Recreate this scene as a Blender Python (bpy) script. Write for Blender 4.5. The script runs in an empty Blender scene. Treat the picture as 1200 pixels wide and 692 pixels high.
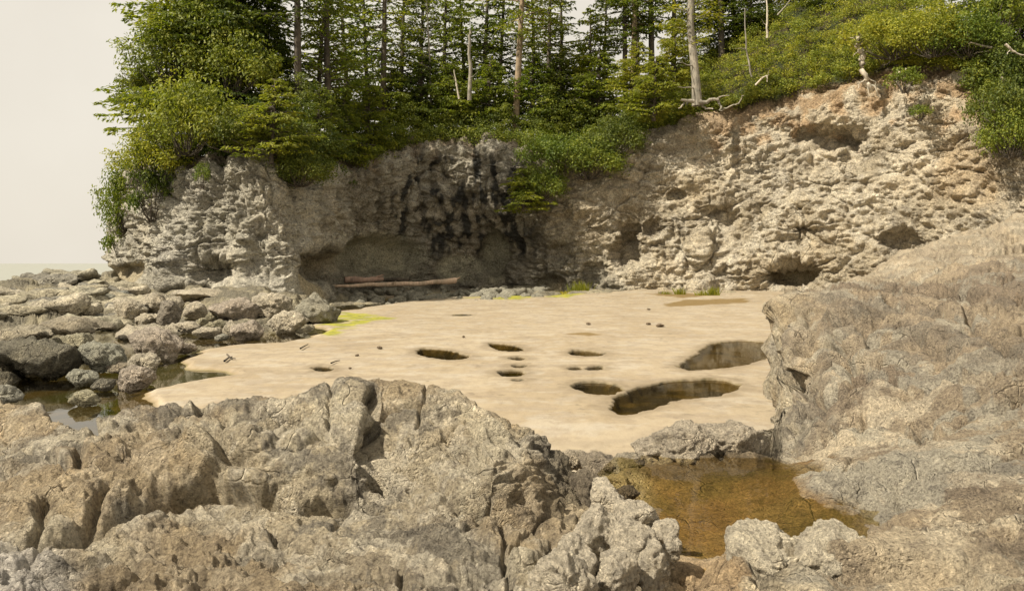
import bpy, bmesh, math, random
import numpy as np
from mathutils import Vector, Matrix

random.seed(7)
rng = np.random.default_rng(7)
SC = bpy.context.scene
COL = SC.collection

# ------------------------------------------------------------------ camera, light, exposure
F, CX, HY, CAMZ = 942.0, 600.0, 308.0, 3.0        # focal length in photo pixels, centre column, horizon row, eye height

cam_d = bpy.data.cameras.new('camera')
cam = bpy.data.objects.new('camera', cam_d)
COL.objects.link(cam)
cam.location = (0, 0, CAMZ)
cam.rotation_euler = (math.radians(90), 0, 0)
cam_d.sensor_width = 36.0
cam_d.lens = F / 1200 * 36.0
cam_d.shift_y = -(346 - HY) / 1200
cam_d.clip_start = 0.1
cam_d.clip_end = 9000
SC.camera = cam

SUN_EL, SUN_AZ = math.radians(49), math.radians(-116)   # azimuth from +Y (clockwise positive): behind the left shoulder
world = bpy.data.worlds.new('World')
SC.world = world
world.use_nodes = True
wn = world.node_tree
wn.nodes.clear()
wo = wn.nodes.new('ShaderNodeOutputWorld')
bg = wn.nodes.new('ShaderNodeBackground')
bg.inputs['Strength'].default_value = 0.06
sky = wn.nodes.new('ShaderNodeTexSky')
sky.sky_type = 'NISHITA'
sky.sun_disc = False
sky.sun_elevation = SUN_EL
sky.sun_rotation = SUN_AZ
sky.dust_density = 5.0
sky.air_density = 1.0
# thin bright high cloud over the sky: warm white, slightly mottled
tc = wn.nodes.new('ShaderNodeTexCoord')
cn = wn.nodes.new('ShaderNodeTexNoise')
cn.inputs['Scale'].default_value = 2.2
cn.inputs['Detail'].default_value = 6
wn.links.new(tc.outputs['Generated'], cn.inputs['Vector'])
cr = wn.nodes.new('ShaderNodeValToRGB')
cr.color_ramp.elements[0].position = 0.3
cr.color_ramp.elements[0].color = (9.0, 8.25, 6.95, 1)
cr.color_ramp.elements[1].position = 0.75
cr.color_ramp.elements[1].color = (10.8, 10.1, 8.8, 1)
wn.links.new(cn.outputs['Fac'], cr.inputs['Fac'])
mx = wn.nodes.new('ShaderNodeMix')
mx.data_type = 'RGBA'
mx.inputs[0].default_value = 0.9
wn.links.new(sky.outputs['Color'], mx.inputs[6])
wn.links.new(cr.outputs['Color'], mx.inputs[7])
wn.links.new(mx.outputs[2], bg.inputs['Color'])
wn.links.new(bg.outputs[0], wo.inputs['Surface'])

sun_d = bpy.data.lights.new('sun', 'SUN')
sun_d.energy = 5.0
sun_d.angle = math.radians(0.6)
sun_d.color = (1.0, 0.92, 0.78)
sun = bpy.data.objects.new('sun', sun_d)
COL.objects.link(sun)
sdir = Vector((math.sin(SUN_AZ) * math.cos(SUN_EL), math.cos(SUN_AZ) * math.cos(SUN_EL), math.sin(SUN_EL)))
sun.rotation_euler = sdir.to_track_quat('Z', 'Y').to_euler()

SC.view_settings.view_transform = 'Standard'
SC.view_settings.look = 'None'
SC.view_settings.exposure = 0.64
SC.view_settings.gamma = 1.0
SC.render.engine = 'CYCLES'
SC.cycles.max_bounces = 6
SC.cycles.transparent_max_bounces = 12

# ------------------------------------------------------------------ helpers
def P(px, py, d):
    return np.array([(px - CX) / F * d, d, CAMZ - (py - HY) / F * d])

def dist_at(py, z=0.0):
    return (CAMZ - z) * F / (py - HY)

def tag(o, label=None, cat=None, group=None, kind=None):
    if label: o['label'] = label
    if cat: o['category'] = cat
    if group: o['group'] = group
    if kind: o['kind'] = kind
    return o

def empty(name, loc=(0, 0, 0), rz=0.0, scale=1.0):
    o = bpy.data.objects.new(name, None)
    COL.objects.link(o)
    o.location = loc
    o.rotation_euler = (0, 0, rz)
    o.scale = (scale,) * 3 if not hasattr(scale, '__len__') else scale
    o.empty_display_size = 0.3
    return o

def mesh_np(name, co, faces, mat, smooth=True, cols=None):
    me = bpy.data.meshes.new(name)
    co = np.asarray(co, dtype=np.float32)
    faces = np.asarray(faces, dtype=np.int32)
    nf, k = faces.shape
    me.vertices.add(len(co))
    me.vertices.foreach_set('co', co.ravel())
    me.loops.add(nf * k)
    me.loops.foreach_set('vertex_index', faces.ravel())
    me.polygons.add(nf)
    me.polygons.foreach_set('loop_start', np.arange(nf, dtype=np.int32) * k)
    me.polygons.foreach_set('loop_total', np.full(nf, k, dtype=np.int32))
    me.polygons.foreach_set('use_smooth', np.full(nf, smooth))
    if cols is not None:
        a = me.color_attributes.new('Col', 'FLOAT_COLOR', 'POINT')
        c4 = np.ones((len(co), 4), dtype=np.float32)
        c4[:, :3] = cols
        a.data.foreach_set('color', c4.ravel())
    me.update(calc_edges=True)
    if mat: me.materials.append(mat)
    return me

def link(name, me, parent=None):
    o = bpy.data.objects.new(name, me)
    COL.objects.link(o)
    if parent: o.parent = parent
    return o

def grid_faces(nr, nc, keep=None):
    i = np.arange(nr - 1)[:, None] * nc + np.arange(nc - 1)[None, :]
    f = np.stack([i, i + 1, i + nc + 1, i + nc], -1)
    if keep is not None: f = f[keep]
    return f.reshape(-1, 4)

def compact(co, faces, cols=None):
    used, inv = np.unique(faces.ravel(), return_inverse=True)
    return co[used], inv.reshape(faces.shape), (None if cols is None else cols[used])

def sstep(a, b, x):
    t = np.clip((x - a) / (b - a), 0, 1)
    return t * t * (3 - 2 * t)

# numpy noise -------------------------------------------------------
_perm = rng.permutation(256).astype(np.int32)
_perm = np.concatenate([_perm, _perm, _perm])
_g = rng.normal(size=(256, 3)).astype(np.float32)
_g /= np.linalg.norm(_g, axis=1)[:, None]
_r = rng.random((256, 4)).astype(np.float32)

def _h(ix, iy, iz):
    return _perm[_perm[_perm[ix & 255] + (iy & 255)] + (iz & 255)]

def perlin(p):
    p = p.astype(np.float32)
    i = np.floor(p).astype(np.int32)
    f = p - i
    u = f * f * f * (f * (f * 6 - 15) + 10)
    res = 0
    for dx in (0, 1):
        wx = u[:, 0] if dx else 1 - u[:, 0]
        for dy in (0, 1):
            wy = u[:, 1] if dy else 1 - u[:, 1]
            for dz in (0, 1):
                wz = u[:, 2] if dz else 1 - u[:, 2]
                g = _g[_h(i[:, 0] + dx, i[:, 1] + dy, i[:, 2] + dz)]
                dt = g[:, 0] * (f[:, 0] - dx) + g[:, 1] * (f[:, 1] - dy) + g[:, 2] * (f[:, 2] - dz)
                res = res + wx * wy * wz * dt
    return res * 1.6

def fbm(p, octv=4, gain=0.5, lac=2.03):
    a, s, q = 1.0, 0, np.array(p, dtype=np.float32)
    for k in range(octv):
        s = s + a * perlin(q + 17.3 * k)
        a *= gain
        q = q * lac
    return s

def ridged(p, octv=4, gain=0.5, lac=2.03):
    a, s, q = 1.0, 0, np.array(p, dtype=np.float32)
    for k in range(octv):
        s = s + a * (1 - 2 * np.abs(perlin(q + 31.7 * k)))
        a *= gain
        q = q * lac
    return s

def worley(p, facets=False):
    """F1, F2 and the nearest cell's random number (8-cell search)"""
    p = p.astype(np.float32)
    b = np.floor(p - 0.5).astype(np.int32)
    f1 = np.full(len(p), 9.0, np.float32); f2 = f1.copy(); idr = np.zeros(len(p), np.float32); fac = idr.copy()
    for dx in (0, 1):
        for dy in (0, 1):
            for dz in (0, 1):
                cx, cy, cz = b[:, 0] + dx, b[:, 1] + dy, b[:, 2] + dz
                h = _h(cx, cy, cz)
                r = _r[h]
                ex = cx + 0.15 + 0.7 * r[:, 0] - p[:, 0]
                ey = cy + 0.15 + 0.7 * r[:, 1] - p[:, 1]
                ez = cz + 0.15 + 0.7 * r[:, 2] - p[:, 2]
                dd = np.sqrt(ex * ex + ey * ey + ez * ez)
                near = dd < f1
                f2 = np.where(near, f1, np.minimum(f2, dd))
                idr = np.where(near, r[:, 3], idr)
                if facets:
                    g = _g[h]
                    fac = np.where(near, -(g[:, 0] * ex + g[:, 1] * ey + g[:, 2] * ez), fac)
                f1 = np.where(near, dd, f1)
    return (f1, f2, idr, fac) if facets else (f1, f2, idr)

def bed(p, tilt=(0.25, 0.15, 1.0), k=2.4):
    """stretch space across a tilted bedding plane so that features lie in beds"""
    n = np.array(tilt, dtype=np.float32); n /= np.linalg.norm(n)
    dn = p @ n
    return p + (k - 1) * dn[:, None] * n[None, :]

def rock_disp(p, s=1.0, pits=True, tilt=(0.25, 0.15, 1.0), k=2.2, blocky=1.0, crevice=0.13, wide=1.0):
    """displacement (metres) of weathered sandstone at points p; s = size factor"""
    q = p / s
    w = np.stack([perlin(q / 0.9 + 5), perlin(q / 0.9 + 51), perlin(q / 0.9 + 91)], -1)
    q = q + 0.22 * w
    b = bed(q, tilt, k)
    h = 0.12 * fbm(b / 1.9, 2)
    bw = b / np.array([wide, 1, 1])
    f1, f2, c, fa = worley(bw / 1.15, True)
    e = sstep(0, .3, f2 - f1)
    crv = sstep(-.35, .15, perlin(q / 1.6 + 171))
    h += blocky * ((0.08 * (c - 0.5) + 0.10 * fa) * e - crevice * crv * np.exp(-((f2 - f1) / 0.04) ** 2))
    m = sstep(-0.25, 0.35, perlin(q / 1.1 + 33))
    f1, f2, c, fa = worley(bw / 0.46 + 7.7, True)
    e = sstep(0, .32, f2 - f1)
    h += blocky * ((0.04 * (c - 0.5) + 0.07 * fa) * e - (.25 * crevice + .015) * np.exp(-((f2 - f1) / 0.06) ** 2)) * (.3 + .9 * m)
    b2 = b + .05 * np.stack([perlin(q / .2), perlin(q / .2 + 9), perlin(q / .2 + 19)], -1)
    f1, f2, c, fa = worley(b2 / 0.19 + 2.2, True)
    e = sstep(0, .4, f2 - f1)
    h += blocky * ((0.018 * (c - 0.5) + 0.04 * fa) * e - 0.016 * np.exp(-((f2 - f1) / 0.1) ** 2)) * (.3 + .8 * (1 - m))
    h -= 0.026 * ridged(b / 0.6, 3) * (0.4 + m)
    rg_ = .35 + 1.3 * sstep(-.3, .4, perlin(q / 1.7 + 61))
    h += 0.016 * rg_ * fbm(b / 0.2, 5, 0.66)
    h -= 0.018 * rg_ * ridged(bed(q, tilt, 3.0) / 0.24, 4, .6)
    h -= 0.03 * np.clip(1 - 9 * np.abs(perlin(b / .6 + 101)), 0, 1) * sstep(0, .3, perlin(q / .8 + 111))
    h += 0.045
    if pits:
        w3 = q + .02 * np.stack([perlin(q / .07), perlin(q / .07 + 9), perlin(q / .07 + 19)], -1)
        f1, f2, c, fa = worley(bed(w3, tilt, 1.6) / 0.085 + 4.4, True)
        cm = .25 + 1.1 * sstep(-.2, .35, perlin(q / .7 + 161))
        h += cm * ((0.010 * (c - 0.5) + 0.030 * fa) * sstep(0, .35, f2 - f1) - .010 * np.exp(-((f2 - f1) / .1) ** 2))
        h += .010 * fbm(q / .055, 3, .7)
        mp = sstep(0.0, 0.45, fbm(q / 0.9 + 71, 2))
        f1, f2, c = worley(q / 0.055)
        h -= 0.022 * sstep(0.5, 0.15, f1) * mp
        f1, f2, c = worley(q / 0.12 + 3)
        h -= 0.04 * sstep(0.5, 0.12, f1) * mp
        h += 0.006 * fbm(q / 0.04, 2)
    return h * s

def grid_normals(G):
    du = np.gradient(G, axis=1)
    dv = np.gradient(G, axis=0)
    n = np.cross(du, dv)
    l = np.linalg.norm(n, axis=-1, keepdims=True)
    return n / np.maximum(l, 1e-9)

def blur(a, k, axis):
    if k < 1: return a
    ker = np.exp(-0.5 * (np.arange(-3 * k, 3 * k + 1) / k) ** 2); ker /= ker.sum()
    pad = [(0, 0)] * a.ndim; pad[axis] = (3 * k, 3 * k)
    ap = np.pad(a, pad, mode='edge')
    out = 0
    for j, w in enumerate(ker):
        sl = [slice(None)] * a.ndim; sl[axis] = slice(j, j + a.shape[axis])
        out = out + w * ap[tuple(sl)]
    return out

# ------------------------------------------------------------------ materials
def nt(name):
    m = bpy.data.materials.new(name)
    m.use_nodes = True
    t = m.node_tree
    t.nodes.clear()
    out = t.nodes.new('ShaderNodeOutputMaterial')
    return m, t, out

def node(t, typ, **kw):
    n = t.nodes.new(typ)
    for k, v in kw.items():
        if k.startswith('_'): setattr(n, k[1:], v)
        else: n.inputs[k.replace('__', ' ')].default_value = v
    return n

def mixc(t, fac, a, b, mode='MIX'):
    m = t.nodes.new('ShaderNodeMix'); m.data_type = 'RGBA'; m.blend_type = mode
    for sock, v in ((0, fac), (6, a), (7, b)):
        if isinstance(v, bpy.types.NodeSocket): t.links.new(v, m.inputs[sock])
        elif sock == 0: m.inputs[0].default_value = v
        else: m.inputs[sock].default_value = (*v, 1)
    return m.outputs[2]

def ramp(t, src, stops):
    r = t.nodes.new('ShaderNodeValToRGB')
    els = r.color_ramp.elements
    while len(els) < len(stops): els.new(0.5)
    for e, (pos, c) in zip(els, stops):
        e.position = pos
        e.color = (c, c, c, 1) if not hasattr(c, '__len__') else (*c, 1)
    t.links.new(src, r.inputs['Fac'])
    return r.outputs['Color']

def noise(t, vec, scale, detail=5, rough=0.55, dist=0.0):
    n = node(t, 'ShaderNodeTexNoise', Scale=scale, Detail=detail, Roughness=rough, Distortion=dist)
    t.links.new(vec, n.inputs['Vector'])
    return n.outputs['Fac']

def rock_material(name, base=None, s=1.0, bump=1.0, rough=0.9):
    """weathered stone: base colour from the 'Col' attribute (or a colour), mottled, with grain and pitting in relief"""
    m, t, out = nt(name)
    bs = node(t, 'ShaderNodeBsdfPrincipled', Roughness=rough)
    bs.inputs['Specular IOR Level'].default_value = 0.25
    tcn = t.nodes.new('ShaderNodeTexCoord')
    v = tcn.outputs['Object']
    if base is None:
        at = t.nodes.new('ShaderNodeAttribute'); at.attribute_name = 'Col'
        c = at.outputs['Color']
    else:
        rgb = t.nodes.new('ShaderNodeRGB'); rgb.outputs[0].default_value = (*base, 1); c = rgb.outputs[0]
    n1 = noise(t, v, 1.1 / s, 8, 0.65)
    c = mixc(t, 1.0, c, ramp(t, n1, [(0.25, (0.72, 0.72, 0.74)), (0.5, (1, 1, 1)), (0.75, (1.22, 1.18, 1.12))]), 'MULTIPLY')
    n2 = noise(t, v, 9.0 / s, 8, 0.7, 0.6)
    c = mixc(t, 1.0, c, ramp(t, n2, [(0.3, (0.5, 0.49, 0.5)), (0.46, (1, 1, 1)), (0.68, (1.3, 1.29, 1.26))]), 'MULTIPLY')
    n5 = noise(t, v, 38.0 / s, 5, 0.75)
    c = mixc(t, 1.0, c, ramp(t, n5, [(0.36, (0.48, 0.47, 0.46)), (0.47, (0.96, 0.96, 0.96)), (0.53, (1.04, 1.04, 1.03)), (0.66, (1.5, 1.5, 1.48))]), 'MULTIPLY')
    # small dark lichen specks
    n3 = noise(t, v, 55.0 / s, 4, 0.7)
    n4 = noise(t, v, 2.3 / s, 3, 0.5)
    f = node(t, 'ShaderNodeMath', _operation='MULTIPLY')
    t.links.new(ramp(t, n3, [(0.52, 0.0), (0.62, 1.0)]), f.inputs[0])
    t.links.new(ramp(t, n4, [(0.4, 0.15), (0.65, 0.75)]), f.inputs[1])
    c = mixc(t, f.outputs[0], c, mixc(t, 1.0, c, (0.5, 0.48, 0.46), 'MULTIPLY'))
    t.links.new(c, bs.inputs['Base Color'])
    # pits (where the stone is honeycombed), grain, and hairline cracks
    wv = node(t, 'ShaderNodeTexNoise', Scale=6.0 / s, Detail=3)
    t.links.new(v, wv.inputs['Vector'])
    wadd = node(t, 'ShaderNodeVectorMath', _operation='MULTIPLY_ADD')
    t.links.new(wv.outputs['Color'], wadd.inputs[0]); wadd.inputs[1].default_value = (.12 * s,) * 3; t.links.new(v, wadd.inputs[2])
    def vor(scale, feature='F1'):
        vn = node(t, 'ShaderNodeTexVoronoi', Scale=scale / s); vn.feature = feature
        t.links.new(wadd.outputs[0], vn.inputs['Vector'])
        return vn.outputs['Distance']
    def mth(op, a_, b_, c_=None):
        n_ = node(t, 'ShaderNodeMath', _operation=op)
        for i_, x_ in enumerate((a_, b_, c_)):
            if x_ is None: continue
            if isinstance(x_, bpy.types.NodeSocket): t.links.new(x_, n_.inputs[i_])
            else: n_.inputs[i_].default_value = x_
        return n_.outputs[0]
    pm = ramp(t, noise(t, v, 1.4 / s, 4, .6), [(.42, 0.0), (.6, 1.0)])
    pits1 = mth('MULTIPLY', ramp(t, vor(26), [(.05, 1.0), (.4, 0.0)]), pm)
    pits2 = mth('MULTIPLY', ramp(t, vor(60), [(.05, 1.0), (.45, 0.0)]), pm)
    ck = ramp(t, vor(3.2, 'DISTANCE_TO_EDGE'), [(0.0, 1.0), (.035, 0.0)])
    ckm = ramp(t, noise(t, v, 1.9 / s, 2, .5), [(.5, 0.0), (.62, 1.0)])
    g1 = noise(t, v, 14.0 / s, 10, 0.78, 0.4)
    h = mth('MULTIPLY_ADD', pits1, -0.4, g1)
    h = mth('MULTIPLY_ADD', pits2, -0.25, h)
    h = mth('MULTIPLY_ADD', mth('MULTIPLY', ck, ckm), -0.6, h)
    bp = node(t, 'ShaderNodeBump', Strength=1.0 * bump, Distance=0.13 * s)
    t.links.new(h, bp.inputs['Height'])
    t.links.new(bp.outputs[0], bs.inputs['Normal'])
    t.links.new(bs.outputs[0], out.inputs['Surface'])
    return m

def leaf_material(name, dark, light, transl=0.35, rough=0.55):
    m, t, out = nt(name)
    bs = node(t, 'ShaderNodeBsdfPrincipled', Roughness=rough)
    bs.inputs['Specular IOR Level'].default_value = 0.3
    g = t.nodes.new('ShaderNodeNewGeometry')
    oi = t.nodes.new('ShaderNodeObjectInfo')
    c = ramp(t, g.outputs['Random Per Island'], [(0.0, dark), (0.6, tuple((a + b) / 2 for a, b in zip(dark, light))), (1.0, light)])
    tcn = t.nodes.new('ShaderNodeTexCoord')
    n1 = noise(t, tcn.outputs['Object'], 0.7, 3)
    c = mixc(t, 1.0, c, ramp(t, n1, [(0.3, (0.62, 0.72, 0.7)), (0.5, (1, 1, 1)), (0.72, (1.35, 1.2, 0.95))]), 'MULTIPLY')
    c = mixc(t, 1.0, c, ramp(t, oi.outputs['Random'], [(0.0, (0.75, 0.85, 0.8)), (1.0, (1.2, 1.12, 1.0))]), 'MULTIPLY')
    t.links.new(c, bs.inputs['Base Color'])
    tr = t.nodes.new('ShaderNodeBsdfTranslucent')
    t.links.new(mixc(t, 1.0, c, (1.25, 1.3, 0.6), 'MULTIPLY'), tr.inputs['Color'])
    mx_ = node(t, 'ShaderNodeMixShader', Fac=transl)
    t.links.new(bs.outputs[0], mx_.inputs[1]); t.links.new(tr.outputs[0], mx_.inputs[2])
    t.links.new(mx_.outputs[0], out.inputs['Surface'])
    return m

def bark_material(name, a, b, scale=3.0):
    m, t, out = nt(name)
    bs = node(t, 'ShaderNodeBsdfPrincipled', Roughness=0.9)
    tcn = t.nodes.new('ShaderNodeTexCoord')
    mp = node(t, 'ShaderNodeMapping'); mp.inputs['Scale'].default_value = (1, 1, 0.25)
    t.links.new(tcn.outputs['Object'], mp.inputs['Vector'])
    n1 = noise(t, mp.outputs[0], scale * 2.0, 8, 0.7)
    n2 = noise(t, tcn.outputs['Object'], scale * 0.5, 4, 0.6)
    c = ramp(t, n1, [(0.32, a), (0.68, b)])
    c = mixc(t, 1.0, c, ramp(t, n2, [(0.3, (0.6, 0.62, 0.6)), (0.7, (1.3, 1.25, 1.2))]), 'MULTIPLY')
    t.links.new(c, bs.inputs['Base Color'])
    bp = node(t, 'ShaderNodeBump', Strength=0.8, Distance=0.06)
    t.links.new(n1, bp.inputs['Height']); t.links.new(bp.outputs[0], bs.inputs['Normal'])
    t.links.new(bs.outputs[0], out.inputs['Surface'])
    return m

def water_material(name, tint=(0.75, 0.72, 0.5), wave=0.02, scale=3.0, spec=1.0):
    m, t, out = nt(name)
    gl = node(t, 'ShaderNodeBsdfGlossy', Roughness=0.03)
    gl.inputs['Color'].default_value = (spec, spec, spec, 1)
    tr = t.nodes.new('ShaderNodeBsdfTransparent'); tr.inputs['Color'].default_value = (*tint, 1)
    fr = node(t, 'ShaderNodeFresnel', IOR=1.33)
    tcn = t.nodes.new('ShaderNodeTexCoord')
    n1 = noise(t, tcn.outputs['Object'], scale, 3, 0.5)
    bp = node(t, 'ShaderNodeBump', Strength=wave, Distance=0.1)
    t.links.new(n1, bp.inputs['Height'])
    t.links.new(bp.outputs[0], gl.inputs['Normal']); t.links.new(bp.outputs[0], fr.inputs['Normal'])
    mx_ = t.nodes.new('ShaderNodeMixShader')
    t.links.new(fr.outputs[0], mx_.inputs[0]); t.links.new(tr.outputs[0], mx_.inputs[1]); t.links.new(gl.outputs[0], mx_.inputs[2])
    t.links.new(mx_.outputs[0], out.inputs['Surface'])
    return m

M_ROCK = rock_material('shore_rock')
M_FAR = rock_material('ledge_rock', s=3.0)
M_CLIFF = rock_material('cliff_rock', s=6.0, bump=0.9)
M_LEAF_Y = leaf_material('leaf_yellow_green', (0.15, 0.17, 0.02), (0.40, 0.38, 0.055), .42)
M_LEAF_M = leaf_material('leaf_mid_green', (0.085, 0.12, 0.016), (0.24, 0.265, 0.036))
M_LEAF_D = leaf_material('leaf_dark_green', (0.055, 0.078, 0.013), (0.17, 0.19, 0.028))
M_NEEDLE = leaf_material('needles_green', (0.08, 0.115, 0.014), (0.24, 0.26, 0.034), 0.5)
M_NEEDLE_Y = leaf_material('needles_yellow', (0.12, 0.145, 0.018), (0.31, 0.315, 0.045), 0.45)
M_NEEDLE_D = leaf_material('needles_dark', (0.05, 0.07, 0.012), (0.15, 0.165, 0.026), 0.45)
M_BARK_D = bark_material('bark_dark', (0.045, 0.035, 0.025), (0.11, 0.09, 0.065))
M_BARK_T = bark_material('bark_tan', (0.14, 0.10, 0.06), (0.34, 0.26, 0.17))
M_BARK_G = bark_material('bark_grey', (0.12, 0.105, 0.08), (0.36, 0.33, 0.27))
M_DEAD = bark_material('bleached_wood', (0.34, 0.29, 0.22), (0.62, 0.56, 0.46))
M_LOG = bark_material('driftwood', (0.36, 0.26, 0.18), (0.62, 0.48, 0.36))
M_LOG_R = bark_material('red_driftwood', (0.26, 0.17, 0.13), (0.44, 0.31, 0.24))

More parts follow.
